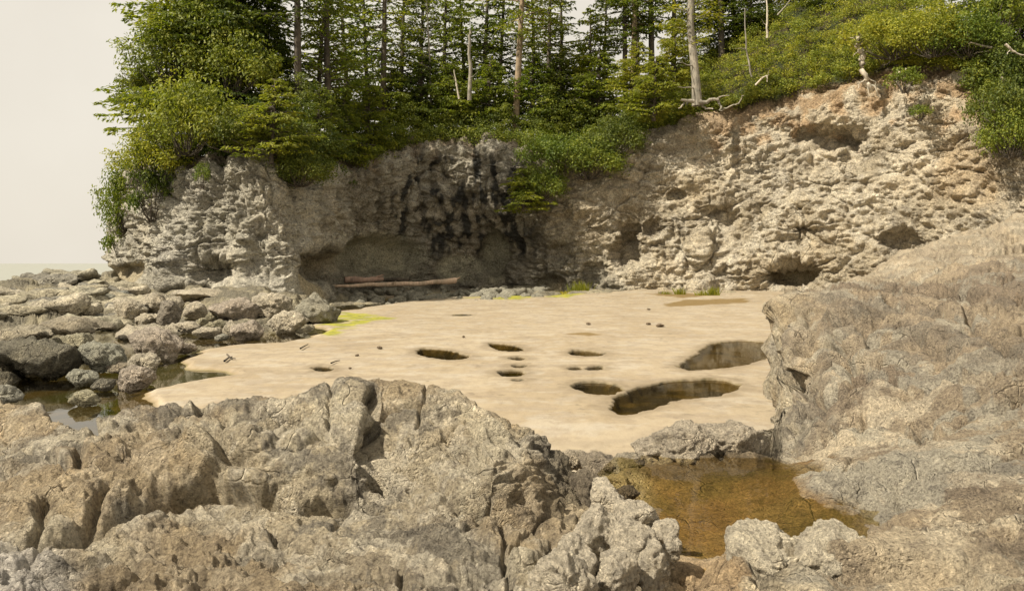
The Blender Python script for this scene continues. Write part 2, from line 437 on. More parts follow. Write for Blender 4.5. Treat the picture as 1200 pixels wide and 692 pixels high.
# ------------------------------------------------------------------ bedrock: control profiles (photo row, distance) down each photo column
def z_of(py, d): return CAMZ - (py - HY) * d / F
V = lambda py, d: (d, z_of(py, d))          # a point one sees
H = lambda d, z: (d, z)                     # a point one does not
fgA = [H(1.6, 1.45), V(692, 4.05), V(640, 4.6)]
gapL = [H(9.2, -0.05), H(11, -0.45), H(18, -0.45)]
prof = {
 -260: fgA + [V(600, 5.2), V(520, 6.6), V(455, 8.2), H(9.2, 0.5)] + gapL[1:] + [V(446, 20.3), V(400, 21.5), V(375, 28), V(345, 45), V(330, 55), H(62, 0.2), H(85, -2)],
 -60: fgA + [V(600, 5.2), V(560, 5.8), V(520, 6.5), V(480, 7.2), V(453, 7.9), H(8.6, .6)] + gapL + [V(446, 20.0), V(434, 20.7), V(420, 21.6), V(402, 26), V(380, 33), V(366, 37), V(357, 41), V(349, 44), V(343, 49), V(335, 54), H(58, .3), H(85, -2)],
 0: fgA + [V(600, 5.2), V(560, 5.8), V(520, 6.5), V(480, 7.2), V(453, 7.9), H(8.6, .6)] + gapL + [H(20, -.3), V(436, 21.6), V(420, 24), V(398, 30), V(382, 34), V(370, 37), V(359, 41), V(350, 44), V(341, 49), V(333, 54), H(58, .3), H(85, -2)],
 45: fgA + [V(600, 5.15), V(560, 5.75), V(520, 6.4), V(490, 7.0), V(464, 7.6), H(8.3, .5)] + gapL + [H(22, -.4), H(26, -.25), V(396, 31), V(378, 35), V(364, 38), V(352, 42), V(340, 48), V(332, 53), V(323, 57), H(61, 1), H(85, -2)],
 78: fgA + [V(600, 5.15), V(560, 5.7), V(520, 6.3), V(482, 7.1), H(7.8, .55)] + gapL + [H(24, -.4), H(30, -.3), V(384, 35), V(364, 39), V(353, 43), V(337, 50), V(313, 58.5), H(64, 1), H(85, -2)],
 95: fgA + [V(600, 5.15), V(560, 5.7), V(520, 6.3), V(497, 6.8), H(7.4, .6)] + gapL + [H(30, -.45), H(33.5, -.2), V(378, 37), V(362, 41), V(350, 46), V(334, 53), V(309, 60), H(66, 1), H(85, -2)],
 130: fgA + [V(600, 5.15), V(560, 5.7), V(525, 6.2), V(500, 6.6), V(480, 7.0), H(7.8, .7)] + gapL + [H(36, -.4), V(370, 42), V(356, 46), V(345, 51), V(338, 55), V(320, 61), V(303, 66), H(70, 2.4), H(85, 1)],
 160: fgA + [V(600, 5.2), V(585, 5.5), V(566, 5.7), V(530, 6.1), V(500, 6.6), V(472, 7.1), H(7.9, .7)] + gapL + [H(38, -.4), V(370, 43), V(352, 50), V(343, 56), V(339, 61), H(70, 1.0), H(85, 1)],
 210: fgA + [V(605, 5.2), V(587, 5.6), V(568, 5.68), V(540, 5.8), V(505, 6.2), V(480, 6.7), V(465, 7.2), H(8, .7)] + gapL + [H(38, -.4), V(372, 43), V(358, 46), V(349, 50), V(342, 55), H(70, 1.4), H(85, 1.5)],
 255: fgA + [V(605, 5.2), V(587, 5.6), V(568, 5.65), V(540, 5.75), V(500, 6.1), V(478, 6.6), V(463, 7.2), H(8, .7)] + gapL + [H(35, -.4), V(383, 38.5), V(368, 41.5), V(353, 43), V(342, 48), H(60, 1.6), H(85, 1.5)],
 300: fgA + [V(605, 5.15), V(588, 5.5), V(570, 5.56), V(540, 5.65), V(505, 6.0), V(480, 6.5), V(467, 7.1), H(7.9, .7)] + gapL + [H(33, -.4), V(386, 36.5), V(377, 39), V(354, 41), V(343, 45), V(338, 50), H(60, 1.6), H(85, 1.5)],
 345: fgA + [V(605, 5.15), V(590, 5.5), V(573, 5.56), V(540, 5.65), V(505, 6.0), V(482, 6.5), V(467, 7.1), H(7.9, .7)] + gapL + [H(34, -.4), V(380, 38), V(368, 42), V(348, 45), V(341, 49), H(60, 1.5), H(85, 1.5)],
 385: fgA + [V(605, 5.15), V(592, 5.5), V(576, 5.55), V(545, 5.65), V(505, 5.95), V(475, 6.4), V(453, 7.2), H(8.1, .7)] + gapL + [H(44, -.45), H(50, -.2), V(359, 57), V(350, 64), H(72, .5), H(85, .7)],
 420: fgA + [V(610, 5.1), V(592, 5.45), V(578, 5.5), V(545, 5.65), V(505, 5.95), V(477, 6.4), V(455, 7.3), H(8.3, .7)] + gapL + [H(56, -.45), V(352, 64), V(343, 72), H(80, .7), H(85, .7)],
 442: fgA + [V(600, 5.25), V(560, 5.8), V(530, 6.2), V(517, 6.5), V(490, 6.65), V(453, 7.4), H(8.4, .7)] + gapL + [H(56, -.45), V(352, 65), V(342, 74), H(80, .7), H(85, .7)],
 480: fgA + [V(600, 5.2), V(560, 5.7), V(520, 6.2), V(480, 6.8), V(449, 7.5), H(8.4, .7)] + gapL + [H(58, -.45), V(350, 67), V(342, 75), H(80, .7), H(85, .7)],
 530: fgA + [V(600, 5.1), V(570, 5.5), V(520, 6.1), V(480, 6.7), V(460, 7.3), H(8.2, .7)] + gapL + [H(58, -.45), V(349, 68), V(341, 76), H(80, .7), H(85, .7)],
 580: fgA + [V(612, 5.0), V(598, 5.25), V(555, 5.5), V(510, 6.1), V(470, 7.0), H(7.9, .7)] + gapL + [H(60, -.45), V(348, 70), V(340, 77), H(80, .7), H(85, .7)],
 620: fgA + [V(610, 5.2), V(596, 5.45), V(580, 5.6), V(530, 6.0), V(485, 6.8), H(7.4, .9), H(8.8, -.1), H(11, -.45), H(62, -.45), V(345, 74), H(80, .7), H(85, .7)],
 650: [H(1.6, 1.45), V(692, 4.0), V(650, 4.5), V(620, 5.1), V(592, 5.9), V(560, 6.3), V(520, 6.7), H(7.3, .9), H(9, -.1), H(11, -.45), H(62, -.45), V(345, 74), H(80, .6), H(85, .7)],
 680: [H(1.6, 1.45), V(692, 4.1), V(650, 4.8), V(600, 5.8), V(565, 6.8), V(547, 7.4), H(8.3, .8), H(9.6, .0), H(11, -.45), H(64, -.45), V(342, 77), H(85, .6)],
 720: [H(1.6, 1.4), V(692, 4.3), V(650, 5.1), V(600, 6.2), V(570, 7.0), V(557, 7.6), V(543, 8.3), H(9.3, .1), H(11, -.45), H(66, -.45), V(341, 78), H(85, .6)],
 760: [H(1.6, 1.35), V(692, 4.6), V(655, 5.25), H(5.6, 1.03), H(6.2, .93), H(7.4, .9), H(7.85, 1.0), V(541, 8.3), H(9.4, .4), H(10.5, -.1), H(12, -.45), H(66, -.45), V(341, 78), H(85, .6)],
 820: [H(1.6, 1.35), V(692, 4.7), V(665, 5.0), H(5.5, 1.0), H(6.2, .9), H(7.4, .88), H(7.85, 1.0), H(8.5, 1.0), H(9.5, .4), H(10.5, -.1), H(12, -.45), H(66, -.45), V(341, 78), H(85, .6)],
 850: [H(1.6, 1.35), V(692, 4.6), V(662, 5.0), H(5.5, 1.0), H(6.2, .9), H(7.4, .88), H(7.8, 1.0), H(8.5, .98), H(9.6, .5), H(10.7, -.1), H(12, -.45), H(66, -.45), V(341, 78), H(85, .6)],
 872: [H(1.6, 1.45), V(692, 4.2), V(640, 5.0), V(628, 5.3), H(5.5, .98), H(6.2, .88), H(7.5, .9), V(546, 7.8), V(530, 8.5), V(508, 9.6), H(10.5, .5), H(12, -.2), H(14, -.45), H(66, -.45), V(341, 78), H(85, .6)],
 893: [H(1.6, 1.45), V(692, 4.2), V(640, 5.0), V(628, 5.3), H(5.5, .97), H(6.2, .88), H(7.4, .92), V(545, 7.8), V(522, 8.9), V(503, 10.2), V(494, 12), H(13.5, .1), H(15, -.4), H(22, -.45), H(66, -.45), H(78, .3), H(85, .6)],
 908: [H(1.6, 1.45), V(692, 4.2), V(630, 5.2), H(5.45, .97), H(6.2, .9), H(7.2, .93), V(548, 7.7), V(520, 9.1), V(500, 10.5), V(490, 12.5), V(470, 14.6), V(440, 15.3), V(395, 15.9), V(345, 16.6), H(18.5, 2.2), H(21, .5), H(24, -.4), H(66, -.45), H(78, .3), H(85, .6)],
 940: [H(1.6, 1.45), V(692, 4.2), V(630, 5.15), H(5.4, .98), H(6.1, .93), V(575, 6.9), V(555, 7.4), V(530, 8.3), V(500, 9.8), V(475, 11.5), V(450, 13), V(415, 14.2), V(370, 15.3), V(334, 17), H(22, 2.2), H(30, .8), H(60, .3), H(85, .8)],
 1000: [H(1.6, 1.45), V(692, 4.2), V(630, 5.1), H(5.45, 1.0), H(5.95, .97), V(580, 6.55), V(550, 7.2), V(520, 8), V(480, 9.6), V(450, 11), V(415, 12.2), V(385, 13.5), V(350, 15.5), V(322, 19), H(26, 2.6), H(40, 1.5), H(85, 1)],
 1060: [H(1.6, 1.45), V(692, 4.15), V(640, 4.9), V(600, 5.7), V(560, 6.6), V(520, 7.6), V(480, 8.9), V(440, 10.6), V(410, 12), V(380, 13.6), V(350, 16), V(320, 20), V(296, 25), H(32, 3.2), H(50, 2.5), H(85, 3)],
 1130: [H(1.6, 1.45), V(692, 4.1), V(600, 5.5), V(540, 6.6), V(480, 8.3), V(430, 10), V(390, 12), V(350, 15), V(310, 20), V(270, 29), H(36, 4), H(60, 4), H(85, 4)],
 1200: [H(1.6, 1.45), V(692, 4.05), V(600, 5.3), V(540, 6.3), V(480, 7.8), V(430, 9.5), V(390, 11.5), V(350, 14.5), V(300, 20), V(247, 32), H(40, 5), H(60, 5), H(85, 5)],
 1460: [H(1.6, 1.45), V(692, 4.05), V(600, 5.2), V(520, 6.5), V(430, 9), V(350, 13), V(290, 20), V(205, 34), H(60, 7), H(85, 7)],
}
keys = sorted(prof)
LD = np.linspace(math.log(1.6), math.log(85), 1500)
T = np.stack([np.interp(LD, np.log([q[0] for q in prof[k]]), [q[1] for q in prof[k]]) for k in keys])
T = blur(T, 9, 1)
NC, NR = 1020, 440
cols = np.concatenate([np.linspace(-260, -30, 50, endpoint=False), np.linspace(-30, 1230, NC - 110, endpoint=False), np.linspace(1230, 1460, 60)])
idx = np.clip(np.searchsorted(keys, cols, side='right') - 1, 0, len(keys) - 2)
k0 = np.array(keys)[idx]; k1 = np.array(keys)[idx + 1]
tt = (cols - k0) / (k1 - k0)
tt = 0.5 * tt + 0.5 * tt * tt * (3 - 2 * tt)
Z = T[idx] * (1 - tt)[:, None] + T[idx + 1] * tt[:, None]
Z = blur(Z, 3, 0)
Dg = np.exp(LD)

def bedrock_z(px, d):
    i = int(np.argmin(np.abs(cols - px)))
    return float(np.interp(math.log(d), LD, Z[i]))

# rows placed evenly along what the eye sees of every column
PY = HY + F * (CAMZ - Z) / Dg[None]
dy = np.diff(PY, axis=1)
wgt = np.where(dy < 0, -dy, 0.3 * np.minimum(dy, 60)) + 45 * np.diff(LD)[None] + 40 * np.diff(LD)[None]
wgt = np.where(Dg[None, 1:] < 3.6, wgt * 0.12, wgt)
wgt = np.where(Z[:, 1:] < -0.3, wgt * 0.15, wgt)
wgt = blur(blur(wgt, 4, 1), 3, 0)
S = np.concatenate([np.zeros((NC, 1)), np.cumsum(wgt, 1)], 1)
G = np.zeros((NR, NC, 3))
for j in range(NC):
    u = np.linspace(0, S[j, -1], NR)
    ld = np.interp(u, S[j], LD)
    z = np.interp(ld, LD, Z[j])
    d = np.exp(ld)
    G[:, j, 0] = (cols[j] - CX) / F * d
    G[:, j, 1] = d
    G[:, j, 2] = z
N = grid_normals(G)
N = blur(blur(N, 2, 0), 2, 1)
N /= np.maximum(np.linalg.norm(N, axis=-1, keepdims=True), 1e-6)
if N[..., 2].mean() < 0: N = -N
Pf = G.reshape(-1, 3); Nf = N.reshape(-1, 3)
dd = Pf[:, 1]
px_all = CX + F * Pf[:, 0] / Pf[:, 1]
wn_ = sstep(20, 12, dd) * (1 - sstep(880, 940, px_all) * sstep(6.5, 10, dd))                       # near detail
disp = np.zeros(len(Pf))
mN = wn_ > 0; mF = wn_ < 1
disp[mN] += wn_[mN] * rock_disp(Pf[mN], 1.0, k=1.35, wide=2.0, crevice=.15)
farR = mF & (Pf[:, 0] / dd * F + CX > 905)
disp[farR] += (1 - wn_[farR]) * rock_disp(Pf[farR], 1.9, pits=True, tilt=(-0.3, 0.1, 1.0), k=1.5, crevice=.3, wide=1.5, blocky=1.35)
farL = mF & ~farR
qf = Pf[farL]
tz = qf[:, 2] + .6 * fbm(qf / np.array([6.0, 7.0, 3]) + 4, 2)
f1, f2, cid = worley(np.stack([qf[:, 0] / 3.0, qf[:, 1] / 5.0, qf[:, 2] * 0], -1) + .25 * perlin(qf / 2.5)[:, None])
tz += .45 * (cid - .5) * sstep(0, .25, f2 - f1)
qr = Pf[farR]; tzr = qr[:, 2] + .5 * fbm(qr / np.array([5.0, 2.6, 3]) + 14, 3)
frr = tzr / .5 - np.floor(tzr / .5)
terr = ((np.floor(tzr / .5) + sstep(.45, .95, frr)) * .5 - tzr) * (1 - wn_[farR]) * sstep(6.5, 9, qr[:, 1]) * .8
stp = .42
fr = tz / stp - np.floor(tz / stp)
tz = (np.floor(tz / stp) + sstep(.62, .98, fr)) * stp + .05 * (fr - .5)
Pf_z = Pf[:, 2].copy()
lz = np.zeros(len(Pf)); lz[farL] = (tz - qf[:, 2]) * (1 - wn_[farL]) 
disp[farL] += (1 - wn_[farL]) * rock_disp(qf, 1.7, pits=False, tilt=(-0.1, 0.1, 1.0), k=2.0) * sstep(-.4, -.1, qf[:, 2])
lz[farR] += terr
lz -= .22 * (Pf[:, 2] > .25) * farL * (1 - wn_)
lz *= sstep(-.42, -.1, Pf[:, 2])
# long cracks and undercuts as the photo shows them
def seg_dist(p2, poly):
    best = np.full(len(p2), 1e9)
    for a, b in zip(poly[:-1], poly[1:]):
        a = np.array(a[:2]); b = np.array(b[:2]); ab = b - a
        t = np.clip(((p2 - a) @ ab) / (ab @ ab), 0, 1)
        best = np.minimum(best, np.linalg.norm(p2 - a - t[:, None] * ab, axis=1))
    return best
def surf(px, py):
    """the world point of the bedrock seen at a photo pixel"""
    i = int(np.argmin(np.abs(cols - px)))
    yy = PY[i]
    vis = np.minimum.accumulate(yy)
    k = int(np.argmax(vis <= py))
    return (px - CX) / F * Dg[k], Dg[k], Z[i][k]
cracks = [
 ([(905, 470), (950, 455), (985, 462), (1020, 440), (1060, 445)], 0.05, 0.14), ([(1030, 590), (1080, 560), (1150, 555), (1210, 530)], 0.025, 0.08),
 ([(960, 520), (1010, 505), (1070, 515)], 0.03, 0.09), ([(1000, 380), (1030, 395), (1070, 392), (1120, 410)], 0.07, 0.18), ([(930, 350), (960, 372), (955, 400)], 0.06, 0.16),
 ([(430, 470), (436, 505), (428, 535), (445, 560)], 0.03, 0.14), ([(445, 560), (500, 575), (560, 582), (620, 578)], 0.025, 0.08), ([(110, 480), (112, 510), (90, 535), (95, 560)], 0.03, 0.12),
 ([(205, 488), (215, 505), (200, 530)], 0.02, 0.05), ([(0, 520), (40, 530), (90, 560), (150, 572)], 0.025, 0.09), ([(330, 620), (400, 640), (470, 650), (480, 690)], 0.02, 0.07),
 ([(150, 572), (200, 580), (260, 574), (300, 578), (350, 588), (400, 584)], 0.045, 0.16),
 ([(495, 458), (497, 480), (490, 505)], 0.012, 0.05),
 ([(480, 535), (510, 520), (545, 500), (570, 490)], 0.014, 0.05),
 ([(585, 600), (600, 650), (590, 690)], 0.016, 0.06), ([(590, 640), (630, 605), (650, 600)], 0.012, 0.05),
 ([(405, 455), (385, 500), (350, 515)], 0.02, 0.05), ([(240, 590), (300, 606), (330, 620)], 0.02, 0.06),
 ([(60, 600), (30, 640), (0, 650)], 0.03, 0.08), ([(120, 590), (85, 635), (60, 645)], 0.03, 0.08), ([(0, 655), (90, 660), (180, 650)], 0.035, 0.09),
 ([(1040, 345), (1075, 356), (1110, 370), (1145, 374), (1165, 385), (1185, 410), (1200, 415)], 0.11, 0.35),
 ([(960, 425), (1000, 418), (1040, 417)], 0.06, 0.2), ([(935, 415), (950, 400), (985, 395)], 0.05, 0.14), ([(1005, 500), (1010, 470)], 0.03, 0.1),
 ([(1065, 470), (1100, 500), (1150, 470), (1200, 450)], 0.05, 0.13), ([(985, 560), (1000, 530)], 0.02, 0.07), ([(1130, 340), (1136, 370)], 0.06, 0.2),
 ([(1060, 335), (1100, 322), (1130, 318)], 0.09, 0.2), ([(560, 655), (540, 690)], 0.02, 0.06),
]
for poly, w, dep in cracks:
    pts = [surf(a, b) for a, b in poly]
    x0 = min(p[0] for p in pts) - 1; x1 = max(p[0] for p in pts) + 1; y0 = min(p[1] for p in pts) - 1; y1 = max(p[1] for p in pts) + 1
    m = (Pf[:, 0] > x0) & (Pf[:, 0] < x1) & (Pf[:, 1] > y0) & (Pf[:, 1] < y1)
    q = Pf[m]
    wob = 0.05 * np.stack([perlin(q / 0.25 + 9), perlin(q / 0.25 + 19)], -1) * (w / 0.03) ** 0.5
    sd_ = seg_dist(q[:, :2] + wob, pts)
    disp[m] -= 1.5 * dep * np.exp(-(sd_ / w) ** 2)
# calm pool floor and sandy gap
px_all = CX + F * Pf[:, 0] / Pf[:, 1]
pool = sstep(1.12, 1.0, Pf[:, 2]) * sstep(745, 770, px_all) * sstep(4.2, 4.6, dd) * sstep(8.3, 7.9, dd)
disp *= 1 - 0.75 * pool
disp *= 1 - .6 * sstep(975, 925, px_all) * sstep(885, 900, px_all) * sstep(12.5, 14, dd) * sstep(22, 19, dd)
Pd = Pf + Nf * disp[:, None]
Pd[:, 2] += lz
Pd = blur(blur(Pd.reshape(NR, NC, 3), 1, 0), 1, 1).reshape(-1, 3) * .5 + Pd * .5
bl = sstep(975, 925, px_all) * sstep(885, 900, px_all) * sstep(12.5, 14, dd) * sstep(22, 19, dd)
Pd[:, 0] -= bl * (.22 * sstep(.5, 1.7, Pf[:, 2]) * sstep(2.9, 2.0, Pf[:, 2]) - .22 + .45 * fbm(Pf / np.array([9, 1.3, .8]) + 3, 4))
# colours of the stone, plus some painted shade
def mixrgb(a, b, t): return a * (1 - t)[:, None] + b * t[:, None]
C = lambda *v: np.array(v, dtype=np.float64)[None, :]
n_a = fbm(Pf / 2.3, 4); n_b = fbm(Pf / 0.7 + 40, 4); n_c = fbm(Pf / 1.1 + 80, 3)
col = mixrgb(C(.36, .315, .235), C(.27, .235, .18), sstep(-.2, .5, n_a))
col = mixrgb(col, C(.46, .42, .33), sstep(.1, .35, fbm(Pf / .6 + 47, 7, .62)) * .7)
col = mixrgb(col, C(.17, .155, .13), sstep(.10, .26, fbm(Pf / .8 + 87, 8, .7)) * .75)
col = mixrgb(col, C(.50, .46, .38), sstep(.16, .3, fbm(Pf / .35 + 247, 6, .7)) * .6)
col = mixrgb(col, C(.33, .25, .15), sstep(.1, .4, fbm(Pf / 1.9 + 267, 5, .6)) * .5)
rm = sstep(900, 980, px_all)
n_d = fbm(Pf / 1.3 + 7, 7, .62); n_e = fbm(Pf / .9 + 57, 7, .62)
colR = mixrgb(C(.33, .275, .20), C(.24, .195, .145), sstep(-.25, .4, n_a))
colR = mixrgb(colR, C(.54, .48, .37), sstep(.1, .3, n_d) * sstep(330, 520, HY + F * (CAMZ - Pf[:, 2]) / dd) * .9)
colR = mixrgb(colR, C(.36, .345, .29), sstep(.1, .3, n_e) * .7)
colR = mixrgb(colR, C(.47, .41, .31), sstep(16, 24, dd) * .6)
colR = mixrgb(colR, C(.21, .18, .14), sstep(-.1, .15, fbm(Pf / 1.5 + 33, 7, .62)) * sstep(9, 11, dd) * sstep(19, 15, dd) * .7)
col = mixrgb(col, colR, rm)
br = sstep(835, 875, px_all) * sstep(5.9, 5.4, dd)            # pale crust below the pool
col = mixrgb(col, C(.60, .52, .38), br * sstep(-.35, .25, n_b) * (1 - .5 * rm))
col = mixrgb(col, C(.44, .42, .40), sstep(120, 20, px_all) * sstep(4.75, 4.4, dd) * .8)  # greyish corner
cl = sstep(640, 680, px_all) * sstep(835, 800, px_all) * sstep(7.6, 7.0, dd)
col = mixrgb(col, C(.46, .39, .28), cl * .7)
col = mixrgb(col, C(.10, .085, .06), sstep(630, 655, px_all) * sstep(700, 675, px_all) * sstep(5.3, 5.8, dd) * sstep(8, 7, dd) * sstep(-.3, .2, n_b) * .75)  # shade of the outcrop's right-facing flank, painted dark into the stone colour
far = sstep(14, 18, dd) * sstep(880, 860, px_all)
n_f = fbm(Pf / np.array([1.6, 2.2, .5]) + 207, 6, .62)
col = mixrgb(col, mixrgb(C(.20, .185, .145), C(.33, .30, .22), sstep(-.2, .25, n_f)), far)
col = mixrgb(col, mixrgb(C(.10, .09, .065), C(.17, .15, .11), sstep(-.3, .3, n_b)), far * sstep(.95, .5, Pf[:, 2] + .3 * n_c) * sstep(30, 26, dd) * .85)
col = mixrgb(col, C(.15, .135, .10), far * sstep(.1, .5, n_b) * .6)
# amber algae on the floor of the rock pool, wet sand in the gap
pl = sstep(745, 775, px_all) * sstep(1020, 985, px_all) * sstep(1.1, 1.03, Pd[:, 2]) * sstep(5.0, 5.5, dd) * sstep(8.4, 8.0, dd)
amb = mixrgb(C(.29, .21, .105), C(.19, .14, .065), sstep(-.3, .4, fbm(Pf / .8 + 5, 4)))
amb = mixrgb(amb, C(.30, .19, .09), sstep(.1, .5, n_c) * .5)
col = mixrgb(col, amb, pl)
gp = sstep(770, 800, px_all) * sstep(875, 860, px_all) * sstep(5.5, 5.1, dd)
col = mixrgb(col, C(.42, .31, .19), gp * .85)
# dark tide line plus painted undercut shade where the fallen rim meets the pool
td = sstep(715, 745, px_all) * sstep(910, 890, px_all) * sstep(7.5, 7.7, dd) * sstep(8.6, 8.2, dd)
col = mixrgb(col, C(.13, .10, .065), td * .8)
col = np.clip(col * mixrgb(C(1.22, 1.18, 1.10), C(1.08, 1.04, .98), rm), .02, .8)

Zg = Pd[:, 2].reshape(NR, NC)
zq = np.maximum(np.maximum(Zg[:-1, :-1], Zg[1:, :-1]), np.maximum(Zg[:-1, 1:], Zg[1:, 1:]))
Dq = G[:-1, :-1, 1]; Cq = np.broadcast_to(cols[None, :-1], Dq.shape)
ok = zq > -0.5
fgm = ok & (Dq < 14) & (Cq < 905)
rtm = ok & (Cq >= 905)
lfm = ok & (Dq >= 14) & (Cq < 905)
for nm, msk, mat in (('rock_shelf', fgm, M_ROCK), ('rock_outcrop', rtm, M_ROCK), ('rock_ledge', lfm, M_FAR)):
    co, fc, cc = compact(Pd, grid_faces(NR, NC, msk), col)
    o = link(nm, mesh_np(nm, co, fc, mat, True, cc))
    tag(o, kind='structure')

# ------------------------------------------------------------------ sand bed with potholes
def W2(px, py, z=0.0):
    d = dist_at(py, z); return ((px - CX) / F * d, d)

sand_poly = [W2(*p) for p in [(186, 455), (225, 447), (262, 441), (290, 437), (275, 431), (238, 428), (232, 420), (246, 408), (290, 403), (340, 401), (375, 393), (392, 385), (372, 380), (368, 373), (395, 366), (430, 360), (470, 354), (540, 349.5), (640, 349), (690, 347)]]
sand_poly += [(60, 120), (60, 3), (-3, 3), W2(225, 530), W2(205, 480)]
sand_poly = np.array(sand_poly)

def poly_sd(p, poly):
    n = len(poly); best = np.full(len(p), 1e9); ins = np.zeros(len(p), bool)
    for i in range(n):
        a = poly[i]; b = poly[(i + 1) % n]; ab = b - a
        t = np.clip(((p - a) @ ab) / (ab @ ab), 0, 1)
        best = np.minimum(best, np.linalg.norm(p - a - t[:, None] * ab, axis=1))
        cond = (a[1] > p[:, 1]) != (b[1] > p[:, 1])
        with np.errstate(divide='ignore', invalid='ignore'):
            xi = a[0] + (p[:, 1] - a[1]) / (b[1] - a[1] + 1e-12) * ab[0]
        ins ^= cond & (p[:, 0] < xi)
    return np.where(ins, best, -best)

def ell(cx, cy, w, h, tilt=0):
    r = []
    for k in range(20):
        a = k / 20 * 2 * math.pi
        x = math.cos(a) * w / 2 * (1 + .06 * math.sin(3 * a + cx)); y = math.sin(a) * h / 2 * (1 + .08 * math.sin(2 * a + cy))
        r.append((cx + x, cy + y + x * tilt))
    return r
holes = [ell(517, 414.5, 62, 13, .10), ell(593, 406, 41, 8, .15), ell(608, 419, 19, 4), ell(606, 428.7, 14, 4), ell(601, 437, 31, 9), ell(606, 445, 13, 2.5),
         ell(686, 413, 42, 6.5, .05), ell(674, 430.6, 18, 4), ell(696, 430.6, 20, 5), ell(702, 454, 56, 16, .06), ell(380, 431, 23, 6, .05), ell(786, 347, 26, 2), ell(541, 369, 24, 2), 
         [(713, 479), (716, 470), (728, 461), (745, 454), (770, 448), (800, 444), (830, 443), (852, 444), (865, 450), (862, 456), (845, 462), (822, 465), (800, 466), (780, 471), (762, 478), (745, 483), (728, 484)],
         [(795, 431), (800, 424), (815, 414), (832, 403), (850, 399), (872, 398), (888, 399), (912, 401), (918, 410), (895, 420), (870, 427), (850, 431), (830, 433), (808, 434)]]
hole_dep = [.3, .28, .25, .25, .3, .12, .28, .25, .25, .34, .25, .1, .03, .42, .34]
hole_poly = [np.array([W2(*p) for p in h]) for h in holes]

pc = np.concatenate([np.linspace(-330, 80, 60, endpoint=False), np.linspace(80, 960, 640, endpoint=False), np.linspace(960, 1300, 40)])
pr = np.concatenate([np.linspace(650, 500, 60, endpoint=False), np.linspace(500, 395, 210, endpoint=False), np.linspace(395, 336, 130, endpoint=False), np.linspace(336, 330, 8)])
PX, PYr = np.meshgrid(pc, pr)
Dd = dist_at(PYr)
SX = (PX - CX) / F * Dd; SY = Dd
p2 = np.stack([SX.ravel(), SY.ravel()], -1)
p3 = np.concatenate([p2, np.zeros((len(p2), 1))], 1)
sd = poly_sd(p2, sand_poly)
sd += 0.35 * fbm(p3 / 2.0, 3) * sstep(-3, 0, sd) * sstep(3, 0, sd)
sz = np.where(sd < 0, np.maximum(sd * .25, -.36) + 0.0, 0) * sstep(0, -.2, sd)
sz = sz + 0.03 * fbm(p3 / 5.0, 3) * sstep(0, 2, sd) + 0.004 * fbm(p3 / np.array([0.9, 1.6, 1]), 3)
sz = sz + 0.003 * ridged(p3 / np.array([.5, 1.0, 1]) + 9, 2) + .07 * fbm(p3 / 3 + 70, 3) * sstep(0, -1, sd)
sz += 0.5 * sstep(58, 82, SY.ravel())
holed = np.zeros(len(p2)); damp = holed.copy()
for hp, dep in zip(hole_poly, [.22 if h_ > .2 else h_ for h_ in hole_dep]):
    m = (p2[:, 0] > hp[:, 0].min() - 1) & (p2[:, 0] < hp[:, 0].max() + 1) & (p2[:, 1] > hp[:, 1].min() - 1.5) & (p2[:, 1] < hp[:, 1].max() + 1.5)
    q = p2[m]
    s_ = poly_sd(q, hp) + .13 * fbm(p3[m] / .8 + 3, 5, .6) * min(1, dep / .25)
    dk = sstep(-.06, .16, s_)
    sz[m] = sz[m] * (1 - dk) - dep * dk + .03 * dk * fbm(p3[m] / .4, 2)
    damp[m] = np.maximum(damp[m], sstep(-.55, -.08, s_ + .2 * fbm(p3[m] / .5 + 28, 3)))
    holed[m] = np.maximum(holed[m], sstep(-.06, .05, s_ + .05 * fbm(p3[m] / .3 + 8, 2)))
Sg = np.stack([p2[:, 0], p2[:, 1], sz], -1)
nn = fbm(p3 / 4.0 + 11, 4); n2 = fbm(p3 / 1.0 + 21, 4); n3 = fbm(p3 * np.array([.25, .9, 1]) + 31, 4)
scol = mixrgb(C(.405, .33, .225), C(.36, .285, .185), sstep(-.3, .4, nn))
scol = mixrgb(scol, C(.41, .355, .275), sstep(.1, .5, n2) * .5)
scol = mixrgb(scol, C(.30, .235, .155), sstep(.35, .75, n3) * .45)
bl_ = fbm(p3 * np.array([.5, .7, 1]) + 131, 5, .6)
scol = mixrgb(scol, C(.29, .235, .165), sstep(.25, .7, bl_) * .45)
scol = mixrgb(scol, C(.44, .39, .31), sstep(.25, .6, -bl_) * .4)
sp_ = fbm(p3 * 2.6 + 151, 3)
scol = mixrgb(scol, C(.19, .15, .10), sstep(.55, .75, sp_) * sstep(.0, .3, bl_) * .6)
scol = mixrgb(scol, C(.30, .24, .17), sstep(.02, .3, fbm(p3 * np.array([.9, 1.3, 1]) + 331, 7, .7)) * .45)
scol = mixrgb(scol, C(.26, .215, .15), np.exp(-(fbm(p3 * np.array([.35, .5, 1]) + 371, 5) / .02) ** 2) * sstep(.05, .3, fbm(p3 * .3 + 391, 2)) * .5)
scol = mixrgb(scol, C(.25, .195, .125), damp * .75)
wet = sstep(-.05, -.12, sz)
olive = mixrgb(C(.085, .068, .022), C(.16, .115, .04), sstep(-.2, .4, n2))
olive = mixrgb(olive, C(.10, .12, .02), sstep(0, .5, nn) * .6)
scol = mixrgb(scol, C(.34, .25, .14), sstep(-.03, -.07, sz) * .6)
scol = mixrgb(scol, olive, wet)
scol = mixrgb(scol, mixrgb(C(.045, .038, .016), C(.15, .115, .05), sstep(-.2, .6, n2 + .7 * sstep(3.5, 6, p2[:, 0]) * sstep(21, 24, p2[:, 1]))), holed)
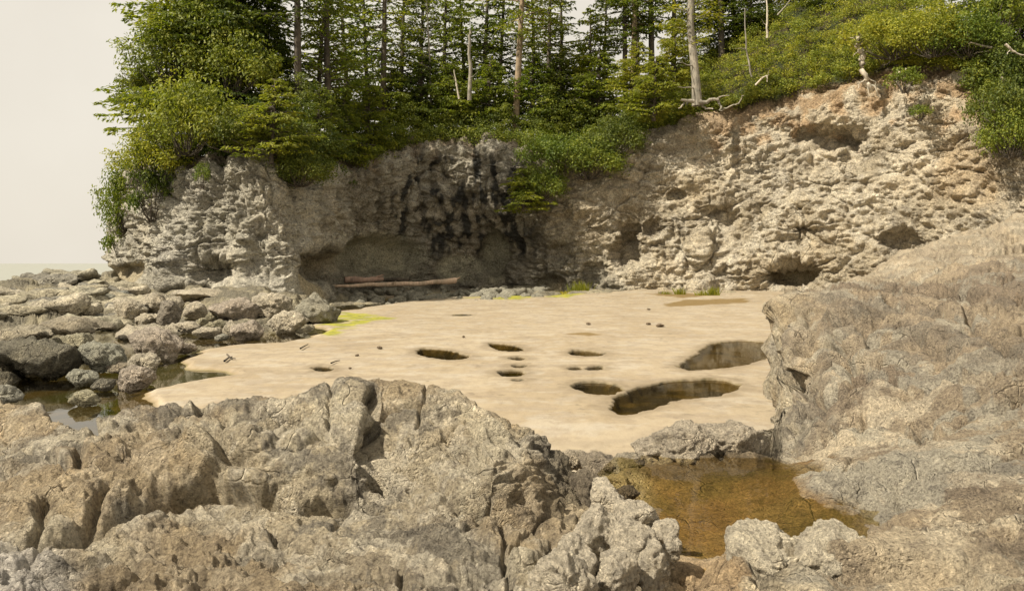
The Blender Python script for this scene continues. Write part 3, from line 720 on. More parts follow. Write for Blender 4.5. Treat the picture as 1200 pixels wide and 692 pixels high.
# bright algae film along the wet margin
alg = np.zeros(len(p2))
for poly in ([(372, 384), (385, 372), (402, 366), (425, 367), (466, 373), (440, 378), (420, 382), (400, 390), (380, 397)],
             [(640, 350), (662, 345), (683, 341), (690, 347), (670, 351)], [(540, 351), (600, 348), (640, 349), (610, 352)], [(112, 341), (188, 341), (188, 346), (150, 347)]):
    hp = np.array([W2(*p) for p in poly]); s_ = poly_sd(p2, hp) + .8 * fbm(p3 / 2.5 + 60, 4)
    alg = np.maximum(alg, sstep(-.1, .5, s_))
scol = mixrgb(scol, mixrgb(C(.36, .34, .03), C(.24, .24, .04), sstep(-.2, .2, fbm(p3 / .7 + 171, 5))), alg * sstep(-.75, -.2, fbm(p3 / 1.3 + 181, 5)) * .92)
red = np.zeros(len(p2))
for poly in ([(776, 356), (800, 352), (878, 351), (882, 354), (820, 358), (780, 360)], [(752, 348), (800, 347), (842, 349), (800, 351)], [(660, 391), (690, 388), (710, 392), (690, 394)]):
    hp = np.array([W2(*p) for p in poly]); s_ = poly_sd(p2, hp) + .5 * fbm(p3 / 1.5 + 90, 4)
    red = np.maximum(red, sstep(-.1, .5, s_))
scol = mixrgb(scol, C(.19, .12, .035), red * .85)
M_SAND = bpy.data.materials.new('sand'); M_SAND.use_nodes = True
t = M_SAND.node_tree; t.nodes.clear()
out = t.nodes.new('ShaderNodeOutputMaterial')
bs = node(t, 'ShaderNodeBsdfPrincipled', Roughness=0.88); bs.inputs['Specular IOR Level'].default_value = .2
at = t.nodes.new('ShaderNodeAttribute'); at.attribute_name = 'Col'
tcn = t.nodes.new('ShaderNodeTexCoord')
mp = node(t, 'ShaderNodeMapping'); mp.inputs['Scale'].default_value = (1, .45, 1); t.links.new(tcn.outputs['Object'], mp.inputs['Vector'])
n1 = noise(t, mp.outputs[0], 3.5, 9, .7, .3)
c = mixc(t, 1, at.outputs['Color'], ramp(t, n1, [(.3, (.84, .82, .79)), (.5, (1, 1, 1)), (.72, (1.08, 1.08, 1.08))]), 'MULTIPLY')
n2_ = noise(t, tcn.outputs['Object'], 30, 6, .7)
c = mixc(t, 1, c, ramp(t, n2_, [(.3, (.85, .84, .82)), (.55, (1, 1, 1))]), 'MULTIPLY')
t.links.new(c, bs.inputs['Base Color'])
bp = node(t, 'ShaderNodeBump', Strength=.35, Distance=.03); t.links.new(n1, bp.inputs['Height']); t.links.new(bp.outputs[0], bs.inputs['Normal'])
t.links.new(bs.outputs[0], out.inputs['Surface'])
o = link('sand', mesh_np('sand', Sg, grid_faces(len(pr), len(pc), ~((Dd[:-1, :-1] > 58) & (PX[:-1, :-1] < 200))), M_SAND, True, np.clip(scol * C(.82, .83, .84), .02, .8)))
tag(o, kind='structure')

# ------------------------------------------------------------------ water: cove, rock pool, sea
def sheet(name, pts, z, mat):
    me = bpy.data.meshes.new(name)
    me.from_pydata([(x, y, z) for x, y in pts], [], [tuple(range(len(pts)))])
    me.materials.append(mat)
    return tag(link(name, me), kind='structure')
M_WATER = water_material('pool_water', (.62, .58, .4), .02, 2.0)
M_HOLE = water_material('pothole_water', (.75, .66, .42), .02, 2.0, .45)
sheet('water', [(-24, 9), (-6.2, 9), (-6.2, 66), (-34, 66), (-34, 40), (-24, 20)], -.09, M_WATER)
sheet('pothole_water', [(-6.2, 12.5), (8, 12.5), (14, 30), (9, 60), (-6.2, 60)], -.05, M_HOLE)
M_POOL = water_material('rock_pool_water', (.96, .9, .72), .02, 4.0, .6)
sheet('rock_pool', [((px - CX) / F * d, d) for px, d in [(690, 5.7), (735, 5.3), (800, 5.1), (880, 5.05), (960, 5.1), (1030, 5.6), (1030, 6.6), (960, 7.3), (900, 8.1), (800, 8.3), (720, 8.1), (690, 7.2)]], 1.045, M_POOL)
m, t, out = nt('sea_water')
bs = node(t, 'ShaderNodeBsdfPrincipled', Roughness=.6); bs.inputs['Specular IOR Level'].default_value = .15; bs.inputs['Base Color'].default_value = (.26, .262, .225, 1)
tcn = t.nodes.new('ShaderNodeTexCoord')
n1 = noise(t, tcn.outputs['Object'], .08, 6, .6)
bp = node(t, 'ShaderNodeBump', Strength=.5, Distance=1.0); t.links.new(n1, bp.inputs['Height']); t.links.new(bp.outputs[0], bs.inputs['Normal'])
t.links.new(bs.outputs[0], out.inputs['Surface'])
sheet('sea', [(-4000, 58), (-40, 58), (-40, 110), (400, 130), (4000, 200), (4000, 7000), (-4000, 7000)], -1.2, m)
m = rock_material('seabed_rock', (.2, .18, .14), 3)
sheet('seabed', [(-4000, -60), (4000, -60), (4000, 7000), (-4000, 7000)], -3.0, m)

# ------------------------------------------------------------------ cliff
plan = [(-36, 125, 230, 1.0), (-38, 105, 225, 1.0), (-38.6, 86, 205, 1), (-37.0, 75, 200, 1), (-32.6, 67, 190, 1), (-28.8, 62.5, 183, 1), (-24, 59.5, 185, 1), (-19.5, 58.2, 168, 1), (-16.5, 58.2, 168, 1),
        (-14.9, 65, 176, 1), (-14.9, 76, 190, 1), (-11, 82, 166, 1), (-5, 83.5, 162, 1), (.5, 82, 168, 1), (5, 80, 188, 1), (12, 78.5, 152, 1), (20, 77.5, 124, 1), (27, 74.5, 100, 1),
        (33, 69.5, 70, 1), (37, 64.5, 74, 1), (38.5, 61.5, 168, 1), (41, 57, 190, 1), (47, 49, 195, 1), (60, 38, 180, 1)]
plan = np.array(plan)
ztop = CAMZ + (HY - plan[:, 2]) * plan[:, 1] / F
# arc length -> smooth curve
seg = np.linalg.norm(np.diff(plan[:, :2], axis=0), axis=1)
sA = np.concatenate([[0], np.cumsum(seg)])
su = np.linspace(0, sA[-1], 3000)
cx_ = blur(np.interp(su, sA, plan[:, 0]), 25, 0); cy_ = blur(np.interp(su, sA, plan[:, 1]), 25, 0); cz_ = blur(np.interp(su, sA, ztop), 12, 0)
tx = np.gradient(cx_); ty = np.gradient(cy_); tl = np.hypot(tx, ty); tx /= tl; ty /= tl
nx_, ny_ = ty, -tx                                     # outward, towards the cove
pxu = CX + F * cx_ / cy_
w_ = np.abs(np.gradient(pxu)) + 0.12 + .25 * (np.gradient(su))
w_[(pxu > 1260)] *= .3; w_[su < 35] *= .3
cs = np.cumsum(w_)
NCC, NV, NT = 860, 250, 46
jj = np.interp(np.linspace(cs[0], cs[-1], NCC), cs, np.arange(3000))
ip = lambda a: np.interp(jj, np.arange(3000), a)
bx, by, bz, nx, ny, bpx, bs_ = map(ip, (cx_, cy_, cz_, nx_, ny_, pxu, su))
v = np.linspace(0, 1, NV)
zz = -1.0 + (bz[None] + 1.0) * v[:, None]
U = np.broadcast_to(bpx[None], zz.shape); Dc = np.broadcast_to(by[None], zz.shape)
pyc = HY + F * (CAMZ - zz) / Dc
hh = np.clip(zz / bz[None], 0, 1)
off = np.zeros_like(zz)
midm = sstep(385, 430, U) * sstep(660, 600, U)
off += midm * (-1.5 * sstep(.62, .3, hh) + .9 * sstep(.45, .8, hh))
rightm = sstep(620, 720, U)
off += rightm * (1.0 - 3.2 * hh)
leftm = sstep(400, 350, U)
off += leftm * (1.4 * sstep(.28, .0, hh) - (.3 + 2.0 * sstep(150, 240, U)) * hh)
off -= 1.6 * sstep(.86, 1.0, hh) ** 2
caves = [(958, 160, 34, 17, 2.2), (985, 158, 26, 12, 1.5), (990, 178, 9, 20, 1.4), (928, 322, 34, 19, 3.4), (735, 296, 20, 22, 2.6), (738, 272, 12, 14, 1.6), (768, 268, 13, 12, 1.2), (700, 318, 18, 14, 1.3),
         (575, 296, 20, 34, 2.0), (450, 300, 44, 26, 1.8), (380, 312, 28, 26, 3.0), (430, 240, 26, 36, 1.0), (250, 318, 26, 20, 2.2), (228, 345, 30, 12, 1.5), (640, 335, 22, 12, 1.4), (845, 255, 24, 16, 1.1),
         (1055, 285, 22, 18, 2.0), (940, 275, 14, 16, 1.0), (795, 228, 10, 8, .9), (152, 322, 16, 16, .9), (840, 345, 80, 6, .8), (1125, 100, 18, 24, 1.6), (655, 295, 14, 16, 1.0), (500, 205, 30, 16, .8), (395, 180, 24, 24, 1.0)]
for (a, b, rx, ry, dep) in caves:
    wob = 0.18
    r = np.sqrt(((U - a) / rx) ** 2 + ((pyc - b) / ry) ** 2)
    off -= dep * sstep(1.15, .55, r)
# overhanging noses and buttresses
for (a, b, rx, ry, dep) in [(330, 300, 26, 34, .5), (205, 290, 22, 60, .9), (280, 260, 24, 50, .8), (700, 240, 40, 26, .9), (860, 300, 30, 22, .8), (610, 215, 26, 30, 1.0), (820, 290, 14, 22, .9), (1130, 150, 26, 60, .9), (905, 130, 30, 20, .7), (520, 240, 24, 20, .9)]:
    r = np.sqrt(((U - a) / rx) ** 2 + ((pyc - b) / ry) ** 2)
    off += dep * sstep(1.2, .2, r)
Gc = np.stack([bx[None] + nx[None] * off, by[None] + ny[None] * off, zz], -1)
# plateau rows behind the rim
back = np.concatenate([np.array([.4, .9, 1.6, 2.4]), np.linspace(3.4, 55, NT - 4)])
rise = np.interp(bpx, [100, 250, 420, 600, 700, 800, 900, 1050, 1160, 1230], [.05, .16, .16, .16, .14, .48, .78, .75, .4, .35])
top_off = off[-1]
hx = np.broadcast_to(bpx[None], (NT, NCC))
# the plateau runs away from the camera
zt = bz[None] + .25 * (1 - np.exp(-back / .6))[:, None] + rise[None] * np.where(back < 16, back, 16 + (back - 16) * .1)[:, None]
Gt = np.stack([bx[None] + nx[None] * top_off[None] + bx[None] / by[None] * back[:, None] * .6 - nx[None] * 0 , by[None] + ny[None] * top_off[None] + back[:, None], zt], -1)
Gall = np.concatenate([Gc, Gt], 0)
Nn = grid_normals(Gall)
if Nn[:, :, 1].mean() > 0: Nn = -Nn
Nn = blur(blur(Nn, 2, 0), 2, 1); Nn /= np.maximum(np.linalg.norm(Nn, axis=-1, keepdims=True), 1e-6)
Pc = Gall.reshape(-1, 3); Nc_ = Nn.reshape(-1, 3)
rowi = np.repeat(np.arange(NV + NT), NCC); Uf = np.tile(bpx, NV + NT)
hf = np.concatenate([hh.ravel(), np.ones(NT * NCC)])
dsp = rock_disp(Pc, 3.0, pits=False, tilt=(.12, .0, 1.0), k=1.5, blocky=.8)
q = Pc
lq = sstep(400, 350, Uf)
ml = lq > 0
dsp[ml] = dsp[ml] * (1 - lq[ml]) + lq[ml] * rock_disp(Pc[ml], 2.6, pits=False, tilt=(1.0, .45, .25), k=2.3, blocky=.9, crevice=.16)
# vertical flutes on the headland, mass irregularities, thin beds low down
dsp += 0.6 * fbm(q / 6.5 + 3, 3)
lf = sstep(400, 350, Uf)
dsp -= lf * .3 * ridged(q / np.array([1.5, 1.5, 6.5]) + 2, 3)
dsp += lf * .3
dsp += .16 * ridged(q / np.array([5, 5, .75]), 2) * sstep(.55, .1, hf) * (1 - .85 * lf)
dsp += .28 * fbm(q / np.array([2.2, 2.2, 1.5]) + 13, 4, .6)
mdl = sstep(385, 430, Uf) * sstep(660, 600, Uf)
dsp += mdl * .3 * ridged(q / np.array([1.1, 1.1, 4.0]) + 22, 2) * sstep(.3, .5, hf)
rg = sstep(640, 740, Uf)
f1, f2, cid, fa = worley(bed(q + .4 * np.stack([perlin(q / 1.5), perlin(q / 1.5 + 7), perlin(q / 1.5 + 17)], -1), (.3, 0, 1), 1.7) / 1.5, True)
dsp += (.3 + .12 * rg) * ((.35 * (cid - .5) + .5 * fa) * sstep(0, .2, f2 - f1) - .22 * np.exp(-((f2 - f1) / .07) ** 2) * sstep(-.2, .4, perlin(q / 4 + 44)))
qq = q + .25 * np.stack([perlin(q / .8 + 3), perlin(q / .8 + 13), perlin(q / .8 + 23)], -1)
mk = sstep(-.3, .4, perlin(q / 5 + 144))
f1, f2, cid, fa = worley(bed(qq, (.2, 0, 1), 1.3) / .72 + 5, True)
dsp += (.25 + .75 * mk) * ((.16 * (cid - .5) + .34 * fa) * sstep(0, .25, f2 - f1) - .10 * np.exp(-((f2 - f1) / .08) ** 2))
dsp += .22 * (1.2 - mk) * ridged(q / np.array([1.6, 1.6, 1.1]) + 77, 4, .6)
f1, f2, cid = worley(q / np.array([6.0, 6, 3.4]) + 9)
dsp += .5 * (cid - .5) * sstep(0, .15, f2 - f1)
dsp -= .55 * np.clip(1 - 11 * np.abs(perlin(q / np.array([4.5, 4.5, 3.0]) + 201)), 0, 1) * sstep(.0, .35, perlin(q / 6 + 211))
# smooth alcove backs
sm = np.zeros(len(q))
pyq = HY + F * (CAMZ - Pc[:, 2]) / Pc[:, 1]
for (a, b, rx, ry) in [(575, 298, 15, 30), (450, 300, 52, 26), (928, 325, 28, 14), (640, 337, 18, 10), (355, 335, 12, 22), (150, 325, 16, 18), (540, 315, 26, 16)]:
    sm = np.maximum(sm, sstep(1.25, .8, np.sqrt(((Uf - a) / rx) ** 2 + ((pyq - b) / ry) ** 2)))
sm *= (rowi < NV)
dsp *= 1 - .85 * sm
amp = np.where(rowi >= NV, .5, 1.0) * (1 - .45 * lf * sstep(.3, .12, hf))
Pcd = Pc + Nc_ * (dsp * amp)[:, None]
# stone colours: pale warm right wall, grey-beige headland, dark seeping middle
na = fbm(q / 6 + 50, 4); nb = fbm(q / 1.6 + 60, 4); ncn = fbm(q / np.array([3.2, 3.2, 1.1]) + 70, 4)
cR = mixrgb(C(.54, .47, .35), C(.42, .355, .25), sstep(-.3, .4, na)); cR = mixrgb(cR, C(.64, .575, .45), sstep(.1, .6, nb) * .6)
cL = mixrgb(C(.52, .48, .385), C(.40, .365, .285), sstep(-.3, .4, na)); cL = mixrgb(cL, C(.56, .51, .41), sstep(.1, .6, nb) * .5)
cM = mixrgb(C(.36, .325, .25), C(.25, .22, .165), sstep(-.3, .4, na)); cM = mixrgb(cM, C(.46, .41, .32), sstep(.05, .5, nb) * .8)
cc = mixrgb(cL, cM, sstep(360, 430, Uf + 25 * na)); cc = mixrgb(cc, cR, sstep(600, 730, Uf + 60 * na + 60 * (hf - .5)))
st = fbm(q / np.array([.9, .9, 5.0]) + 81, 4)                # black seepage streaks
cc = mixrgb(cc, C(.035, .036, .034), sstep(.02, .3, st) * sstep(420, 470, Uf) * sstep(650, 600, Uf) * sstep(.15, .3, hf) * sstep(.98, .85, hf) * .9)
cc = mixrgb(cc, C(.50, .47, .38), sstep(.3, .6, -st) * mdl * sstep(.2, .4, hf) * .6)
cc = mixrgb(cc, C(.44, .28, .14), sstep(.78, .97, hf + .25 * nb) * sstep(780, 860, Uf) * .7)     # iron-stained soil under the turf
cc = mixrgb(cc, C(.55, .36, .17), sstep(1060, 1130, Uf) * sstep(.35, .5, hf) * sstep(.75, .6, hf) * sstep(-.3, .3, na) * .35)
cc = mixrgb(cc, C(.19, .135, .08), sstep(.88, .99, hf + .1 * nb) * sstep(1185, 1150, Uf) * (1 - .4 * rg) * .7)
cc = mixrgb(cc, C(.44, .41, .29), sm * mdl * .9); cc = mixrgb(cc, C(.42, .35, .22), sm * (1 - mdl) * .9)
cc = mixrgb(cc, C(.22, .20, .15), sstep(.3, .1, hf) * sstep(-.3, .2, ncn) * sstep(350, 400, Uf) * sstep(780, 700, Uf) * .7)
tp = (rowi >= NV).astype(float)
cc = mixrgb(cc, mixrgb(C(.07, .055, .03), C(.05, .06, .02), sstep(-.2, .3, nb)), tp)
cc = np.clip(cc * C(1.06, 1.07, 1.09), .02, .8)
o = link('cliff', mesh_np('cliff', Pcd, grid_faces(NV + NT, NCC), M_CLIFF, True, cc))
tag(o, kind='structure')

def rim(px, back_=0.0):
    """ground point on the headland behind the cliff edge, at a photo column"""
    cand = [k for k in range(len(bpx)) if abs(bpx[k] - px) < 3 and bs_[k] > 38] or [int(np.argmin(np.abs(bpx - px)))]
    k = min(cand, key=lambda i: by[i])
    r = int(np.argmin(np.abs(back - back_)))
    g = Gt[r, k]
    return float(g[1] * (px - CX) / F), float(g[1]), float(g[2])

# ------------------------------------------------------------------ vegetation
def tube(path, rad, sides=6, twist=0.0):
    path = np.asarray(path, float); rad = np.asarray(rad, float)
    tg = np.gradient(path, axis=0); tg /= np.maximum(np.linalg.norm(tg, axis=1, keepdims=True), 1e-9)
    ref = np.array([0.31, 0.17, .1]) if abs(tg[0][2]) > .8 else np.array([0, 0, 1.0])
    a = np.cross(tg, ref); a /= np.maximum(np.linalg.norm(a, axis=1, keepdims=True), 1e-9)
    b = np.cross(tg, a)
    th = np.arange(sides) / sides * 2 * math.pi
    ring = np.cos(th)[None, :, None] * a[:, None] + np.sin(th)[None, :, None] * b[:, None]
    co = path[:, None] + ring * rad[:, None, None]
    n = len(path)
    i = (np.arange(n - 1) * sides)[:, None]; k = np.arange(sides)[None]; k2 = (k + 1) % sides
    f = np.stack([i + k, i + k2, i + sides + k2, i + sides + k], -1).reshape(-1, 4)
    return co.reshape(-1, 3), f

def join(parts):
    cs, fs, n = [], [], 0
    for c_, f_ in parts:
        cs.append(c_); fs.append(f_ + n); n += len(c_)
    return np.concatenate(cs), np.concatenate(fs)

def leaves(pos, outw, size, r, aspect=.45, along=None, var=.5):
    """folded diamond leaves: pos (N,3), outw (N,3) the way each one faces"""
    n = len(pos)
    nr = outw + r.normal(size=(n, 3)) * .55
    nr /= np.maximum(np.linalg.norm(nr, axis=1, keepdims=True), 1e-9)
    ax = r.normal(size=(n, 3)) if along is None else along + r.normal(size=(n, 3)) * .35
    ax -= (ax * nr).sum(1, keepdims=True) * nr
    ax /= np.maximum(np.linalg.norm(ax, axis=1, keepdims=True), 1e-9)
    sd_ = np.cross(nr, ax)
    s_ = size * (1 - var / 2 + var * r.random(n))[:, None]
    co = np.stack([pos - ax * s_ * .5, pos + sd_ * s_ * aspect * .5 + nr * s_ * .08, pos + ax * s_ * .5, pos - sd_ * s_ * aspect * .5 + nr * s_ * .08], 1)
    return co.reshape(-1, 3), np.arange(n * 4).reshape(-1, 4)

def conifer_meshes(seed, hgt, r0, crown0, spread, nbr, step, leaf=.34, droop=.35, up=0.15, lean=.02, tuft=1.0, topfrac=.25, per=5):
    r = np.random.default_rng(seed)
    zs = np.linspace(0, hgt, 14)
    bend = np.stack([np.sin(zs / hgt * 2.4 + seed) * lean * hgt, np.cos(zs / hgt * 2 + seed * 2) * lean * hgt * .6], -1); bend -= bend[0]
    path = np.column_stack([bend, zs])
    rad = r0 * (1 - zs / hgt) ** .75 + .03; rad[0] *= 1.45
    wood = [tube(path, rad, 9)]
    lp, lo, la = [], [], []
    for k in range(nbr):
        f = (k + r.random()) / nbr
        z = crown0 + (hgt - crown0) * f
        L = spread * ((1 - f) ** .65 * (1 - topfrac) + topfrac * (1 - f)) * (.55 + .75 * r.random()) + .3
        if f < .15: L *= .6 + .4 * f / .15
        az = r.random() * 2 * math.pi
        base = np.array([np.interp(z, zs, path[:, 0]), np.interp(z, zs, path[:, 1]), z])
        t_ = np.linspace(0, 1, 7)
        hd = np.array([math.cos(az), math.sin(az)])
        curve = (up * L * t_ - droop * L * t_ ** 1.8 + .12 * L * t_ ** 4)
        bp_ = np.column_stack([base[0] + hd[0] * L * t_, base[1] + hd[1] * L * t_, base[2] + curve])
        bp_[:, :2] += r.normal(size=(7, 2)) * .04 * L * t_[:, None]
        wood.append(tube(bp_, np.linspace(.05 + .012 * L, .012, 7), 3))
        ns = max(3, int(L / step))
        for s in range(ns):
            u = .12 + .9 * (s + r.random()) / ns
            if u > 1.02: continue
            c0 = np.array([np.interp(u, t_, bp_[:, i]) for i in range(3)])
            w = .34 * L * (1 - .75 * u) * tuft + .14
            for _ in range(per):
                side = r.uniform(-1, 1)
                off_ = np.array([-hd[1] * side * w + hd[0] * abs(side) * w * .4, hd[0] * side * w + hd[1] * abs(side) * w * .4, -abs(side) * w * .25 - r.random() * .16 + .05])
                lp.append(c0 + off_)
                lo.append([hd[0] * .25, hd[1] * .25, 1.0])
                la.append([hd[0] * .8 - hd[1] * side, hd[1] * .8 + hd[0] * side, -.35])
    wc, wf = join(wood)
    lc, lf_ = leaves(np.array(lp), np.array(lo), leaf, r, .36, np.array(la))
    return (wc, wf), (lc, lf_)

def shrub_meshes(seed, rx, ry, rz, nclump, per, leaf=.2, cr=.34, aspect=.5):
    r = np.random.default_rng(seed)
    lp, lo = [], []
    wood = []
    for k in range(nclump):
        a = r.random() * 2 * math.pi
        el = math.asin(r.uniform(-.15, 1))
        rr = r.uniform(.55, 1.0)
        c0 = np.array([math.cos(a) * math.cos(el) * rx * rr, math.sin(a) * math.cos(el) * ry * rr, rz * (.25 + .75 * math.sin(el)) * rr])
        cr_ = cr * min(rx, rz) * r.uniform(.55, 1.25)
        d_ = r.normal(size=(per, 3)); d_ /= np.linalg.norm(d_, axis=1, keepdims=True)
        d_[:, 2] = np.where(r.random(per) < .6, np.abs(d_[:, 2]), d_[:, 2])
        q_ = c0 + d_ * cr_ * (r.random(per) ** .45)[:, None] * np.array([1.15, 1.15, .75])
        lp.append(q_)
        lo.append(d_ * .7 + np.array([0, 0, .6]))
        if k % 3 == 0:
            t_ = np.linspace(0, 1, 5)[:, None]
            b0 = np.array([c0[0] * .15, c0[1] * .15, -.4])
            pth = b0 * (1 - t_) + c0 * t_ + np.sin(t_ * 3.1) * r.normal(size=(1, 3)) * .1 * rx
            wood.append(tube(pth, np.linspace(.05, .015, 5), 3))
    lc, lf_ = leaves(np.concatenate(lp), np.concatenate(lo), leaf, r, aspect)
    return join(wood), (lc, lf_)

CON = {
 'dense': conifer_meshes(11, 26, .42, 1.0, 7.0, 210, .30, .5, .38, .18, .02, 1.7, per=11),
 'dense2': conifer_meshes(12, 22, .36, 1.0, 5.8, 175, .31, .5, .34, .2, .02, 1.6, per=10),
 'airy': conifer_meshes(13, 24, .34, 3.0, 5.0, 92, .38, .46, .22, .3, .03, 1.3, per=8),
 'airy2': conifer_meshes(14, 21, .27, 2.5, 4.4, 84, .38, .46, .15, .35, .03, 1.4, per=8),
 'tall': conifer_meshes(15, 30, .38, 11.0, 5.0, 70, .40, .46, .3, .2, .012, 1.2, per=7),
 'tall2': conifer_meshes(16, 27, .34, 8.5, 4.4, 66, .40, .46, .35, .2, .016, 1.2, per=7),
 'layered': conifer_meshes(17, 17, .26, 1.5, 5.6, 76, .28, .44, .5, .45, .02, 1.4, per=10),
 'young': conifer_meshes(18, 6.0, .10, .2, 3.0, 80, .2, .32, .45, .42, .02, 1.3, per=8),
 'young2': conifer_meshes(19, 4.5, .08, .1, 2.6, 70, .2, .3, .5, .35, .02, 1.3, per=8),
 'thin': conifer_meshes(20, 18, .13, 7.0, 2.2, 34, .4, .30, .2, .3, .03, per=4),
}
SHR = {
 'round': shrub_meshes(31, 3.2, 2.8, 3.0, 90, 75, .22),
 'wide': shrub_meshes(32, 4.2, 3.0, 2.4, 100, 75, .22),
 'loose': shrub_meshes(33, 2.4, 2.0, 3.0, 44, 48, .24, .3),
 'small': shrub_meshes(34, 1.0, .9, .9, 22, 40, .16, .42),
}
_mc = {}
def get_mesh(kind, which, mat):
    key = (kind, which, mat.name)
    if key not in _mc:
        src = (CON.get(kind) or SHR.get(kind))[which]
        _mc[key] = mesh_np(kind + ('_wood' if which == 0 else '_leaves'), src[0], src[1], mat, which == 0)
    return _mc[key]

def plant(name, kind, loc, rz, scale, bark, leaf, label, cat, group=None, woodname='trunk', crown='crown', tilt=0.0):
    e = empty(name, loc, rz, scale)
    e.rotation_euler = (tilt * math.cos(rz), tilt * math.sin(rz), rz)
    tag(e, label, cat, group)
    link(woodname, get_mesh(kind, 0, bark), e)
    link(crown, get_mesh(kind, 1, leaf), e)
    return e

GT = 'conifers standing on top of the headland'
# px, metres behind the edge, kind, size, bark, foliage, label
trees = [
 (225, 9, 'dense', 1.0, M_BARK_D, M_NEEDLE, 'huge dense bright green conifer at the seaward left end of the headland'),
 (283, 10, 'dense', .95, M_BARK_D, M_NEEDLE_D, 'big dark conifer with a stout shaded trunk, just right of the leftmost conifer'),
 (312, 13, 'dense2', .85, M_BARK_D, M_NEEDLE, 'shorter leafy conifer left of the isolated bare dark trunk'),
 (350, 8, 'tall', .95, M_BARK_D, M_NEEDLE_D, 'straight bare dark trunk standing alone against the sky on the left'),
 (388, 7, 'airy', 1.0, M_BARK_D, M_NEEDLE, 'thick dark brown trunk with ragged branches above the left end of the dark cave wall'),
 (410, 14, 'airy2', 1.05, M_BARK_D, M_NEEDLE_D, 'dark conifer between two dark trunks left of the middle'),
 (448, 6, 'tall2', 1.05, M_BARK_D, M_NEEDLE, 'tall dark trunk with small side twigs above the dark stained cliff'),
 (468, 12, 'airy', .95, M_BARK_D, M_NEEDLE_D, 'shadowy conifer with wide flat boughs behind the tall dark trunk'),
 (505, 5, 'thin', .95, M_BARK_G, M_NEEDLE, 'very thin pale sapling trunk between the hedge and the sky'),
 (520, 11, 'airy2', 1.05, M_BARK_D, M_NEEDLE_Y, 'airy yellow green conifer left of the broken grey snag'),
 (566, 12, 'airy', 1.0, M_BARK_D, M_NEEDLE, 'airy green conifer right behind the broken grey snag'),
 (585, 14, 'airy2', 1.1, M_BARK_D, M_NEEDLE_D, 'dark conifer close behind the tan barked trunk'),
 (603, 4, 'tall', 1.0, M_BARK_T, M_NEEDLE, 'tall straight trunk with sunlit tan bark rising from the hedge'),
 (638, 10, 'tall2', .95, M_BARK_D, M_NEEDLE_D, 'slender dark trunk right of the tan barked trunk'),
 (664, 13, 'airy', .95, M_BARK_D, M_NEEDLE_D, 'dark irregular conifer with gaps of sky on its left'),
 (690, 9, 'layered', .98, M_BARK_D, M_NEEDLE, 'conifer with drooping layered boughs left of the three close trunks'),
 (705, 15, 'airy', .85, M_BARK_D, M_NEEDLE_D, 'dark conifer behind the layered one'),
 (733, 9, 'tall', .88, M_BARK_D, M_NEEDLE_D, 'left and darkest of the three close trunks'),
 (739.5, 7, 'tall2', 1.08, M_BARK_T, M_NEEDLE, 'middle of the three close trunks, lit brown bark'),
 (747, 8, 'tall', .95, M_BARK_G, M_NEEDLE_D, 'right of the three close trunks, greyish bark'),
 (764, 10, 'tall2', 1.1, M_BARK_D, M_NEEDLE_D, 'single dark trunk just right of the three close trunks'),
 (789, 11, 'tall2', .95, M_BARK_D, M_NEEDLE, 'thinner dark trunk just left of the edge tree with bare roots'),
 (846, 12, 'tall', .9, M_BARK_D, M_NEEDLE_D, 'dark trunk and crown right behind the edge tree with bare roots'),
 (862, 15, 'dense2', .8, M_BARK_D, M_NEEDLE_D, 'dense dark conifer above the start of the salal slope'),
 (905, 17, 'airy', .8, M_BARK_D, M_NEEDLE, 'green conifer behind the pale dead pole on the slope'),
 (940, 22, 'dense2', .8, M_BARK_D, M_NEEDLE_D, 'dark conifer at the top of the salal slope'),
 (985, 22, 'airy', .8, M_BARK_D, M_NEEDLE_D, 'shaded conifer behind the top of the slope, above the white dead root'),
 (1105, 20, 'airy2', .8, M_BARK_D, M_NEEDLE, 'green conifer behind the bright bush at upper right'),
 (1150, 14, 'dense2', .8, M_BARK_D, M_NEEDLE_D, 'dark conifer behind the right shoulder of the cliff'),
 (1192, 12, 'dense2', 1.0, M_BARK_D, M_NEEDLE_D, 'dark spreading conifer at the far right edge of the picture'),
 (250, 16, 'airy', .95, M_BARK_D, M_NEEDLE, 'conifer filling the gap between the two big left conifers'),
 (372, 15, 'airy2', .95, M_BARK_D, M_NEEDLE, 'small crowned conifer behind the thick dark brown trunk, on its left'),
 (430, 17, 'airy2', 1.1, M_BARK_D, M_NEEDLE, 'green conifer in the gap left of the tall dark twiggy trunk'),
 (492, 15, 'airy2', 1.1, M_BARK_D, M_NEEDLE_D, 'shaded conifer directly left of the thin pale sapling'),
 (545, 17, 'layered', 1.15, M_BARK_D, M_NEEDLE_Y, 'light green layered crown right behind the top of the broken snag'),
 (622, 16, 'airy', .95, M_BARK_D, M_NEEDLE, 'green conifer between the tan barked trunk and the slender dark one'),
 (650, 7, 'layered', .62, M_BARK_D, M_NEEDLE_Y, 'short light green conifer with drooping tips in front of the dark conifers'),
 (680, 12, 'layered', .75, M_BARK_D, M_NEEDLE, 'low green conifer behind the hedge left of the three close trunks'),
 (815, 14, 'airy2', .8, M_BARK_D, M_NEEDLE_Y, 'yellowish conifer peeking out behind the edge tree with bare roots'),
 (880, 13, 'layered', .62, M_BARK_D, M_NEEDLE, 'small drooping conifer halfway up the salal slope'),
 (965, 15, 'layered', .55, M_BARK_D, M_NEEDLE_D, 'small dark conifer growing high on the salal slope'),
 (1020, 17, 'dense2', .55, M_BARK_D, M_NEEDLE, 'short dense conifer behind the bright overhanging bush'),
 (1065, 19, 'dense2', .6, M_BARK_D, M_NEEDLE_D, 'short dark conifer behind the highest corner of the cliff'),
 (1228, 10, 'layered', 1.1, M_BARK_D, M_NEEDLE_D, 'layered dark conifer just beyond the right edge tree'),
]
rt = np.random.default_rng(99)
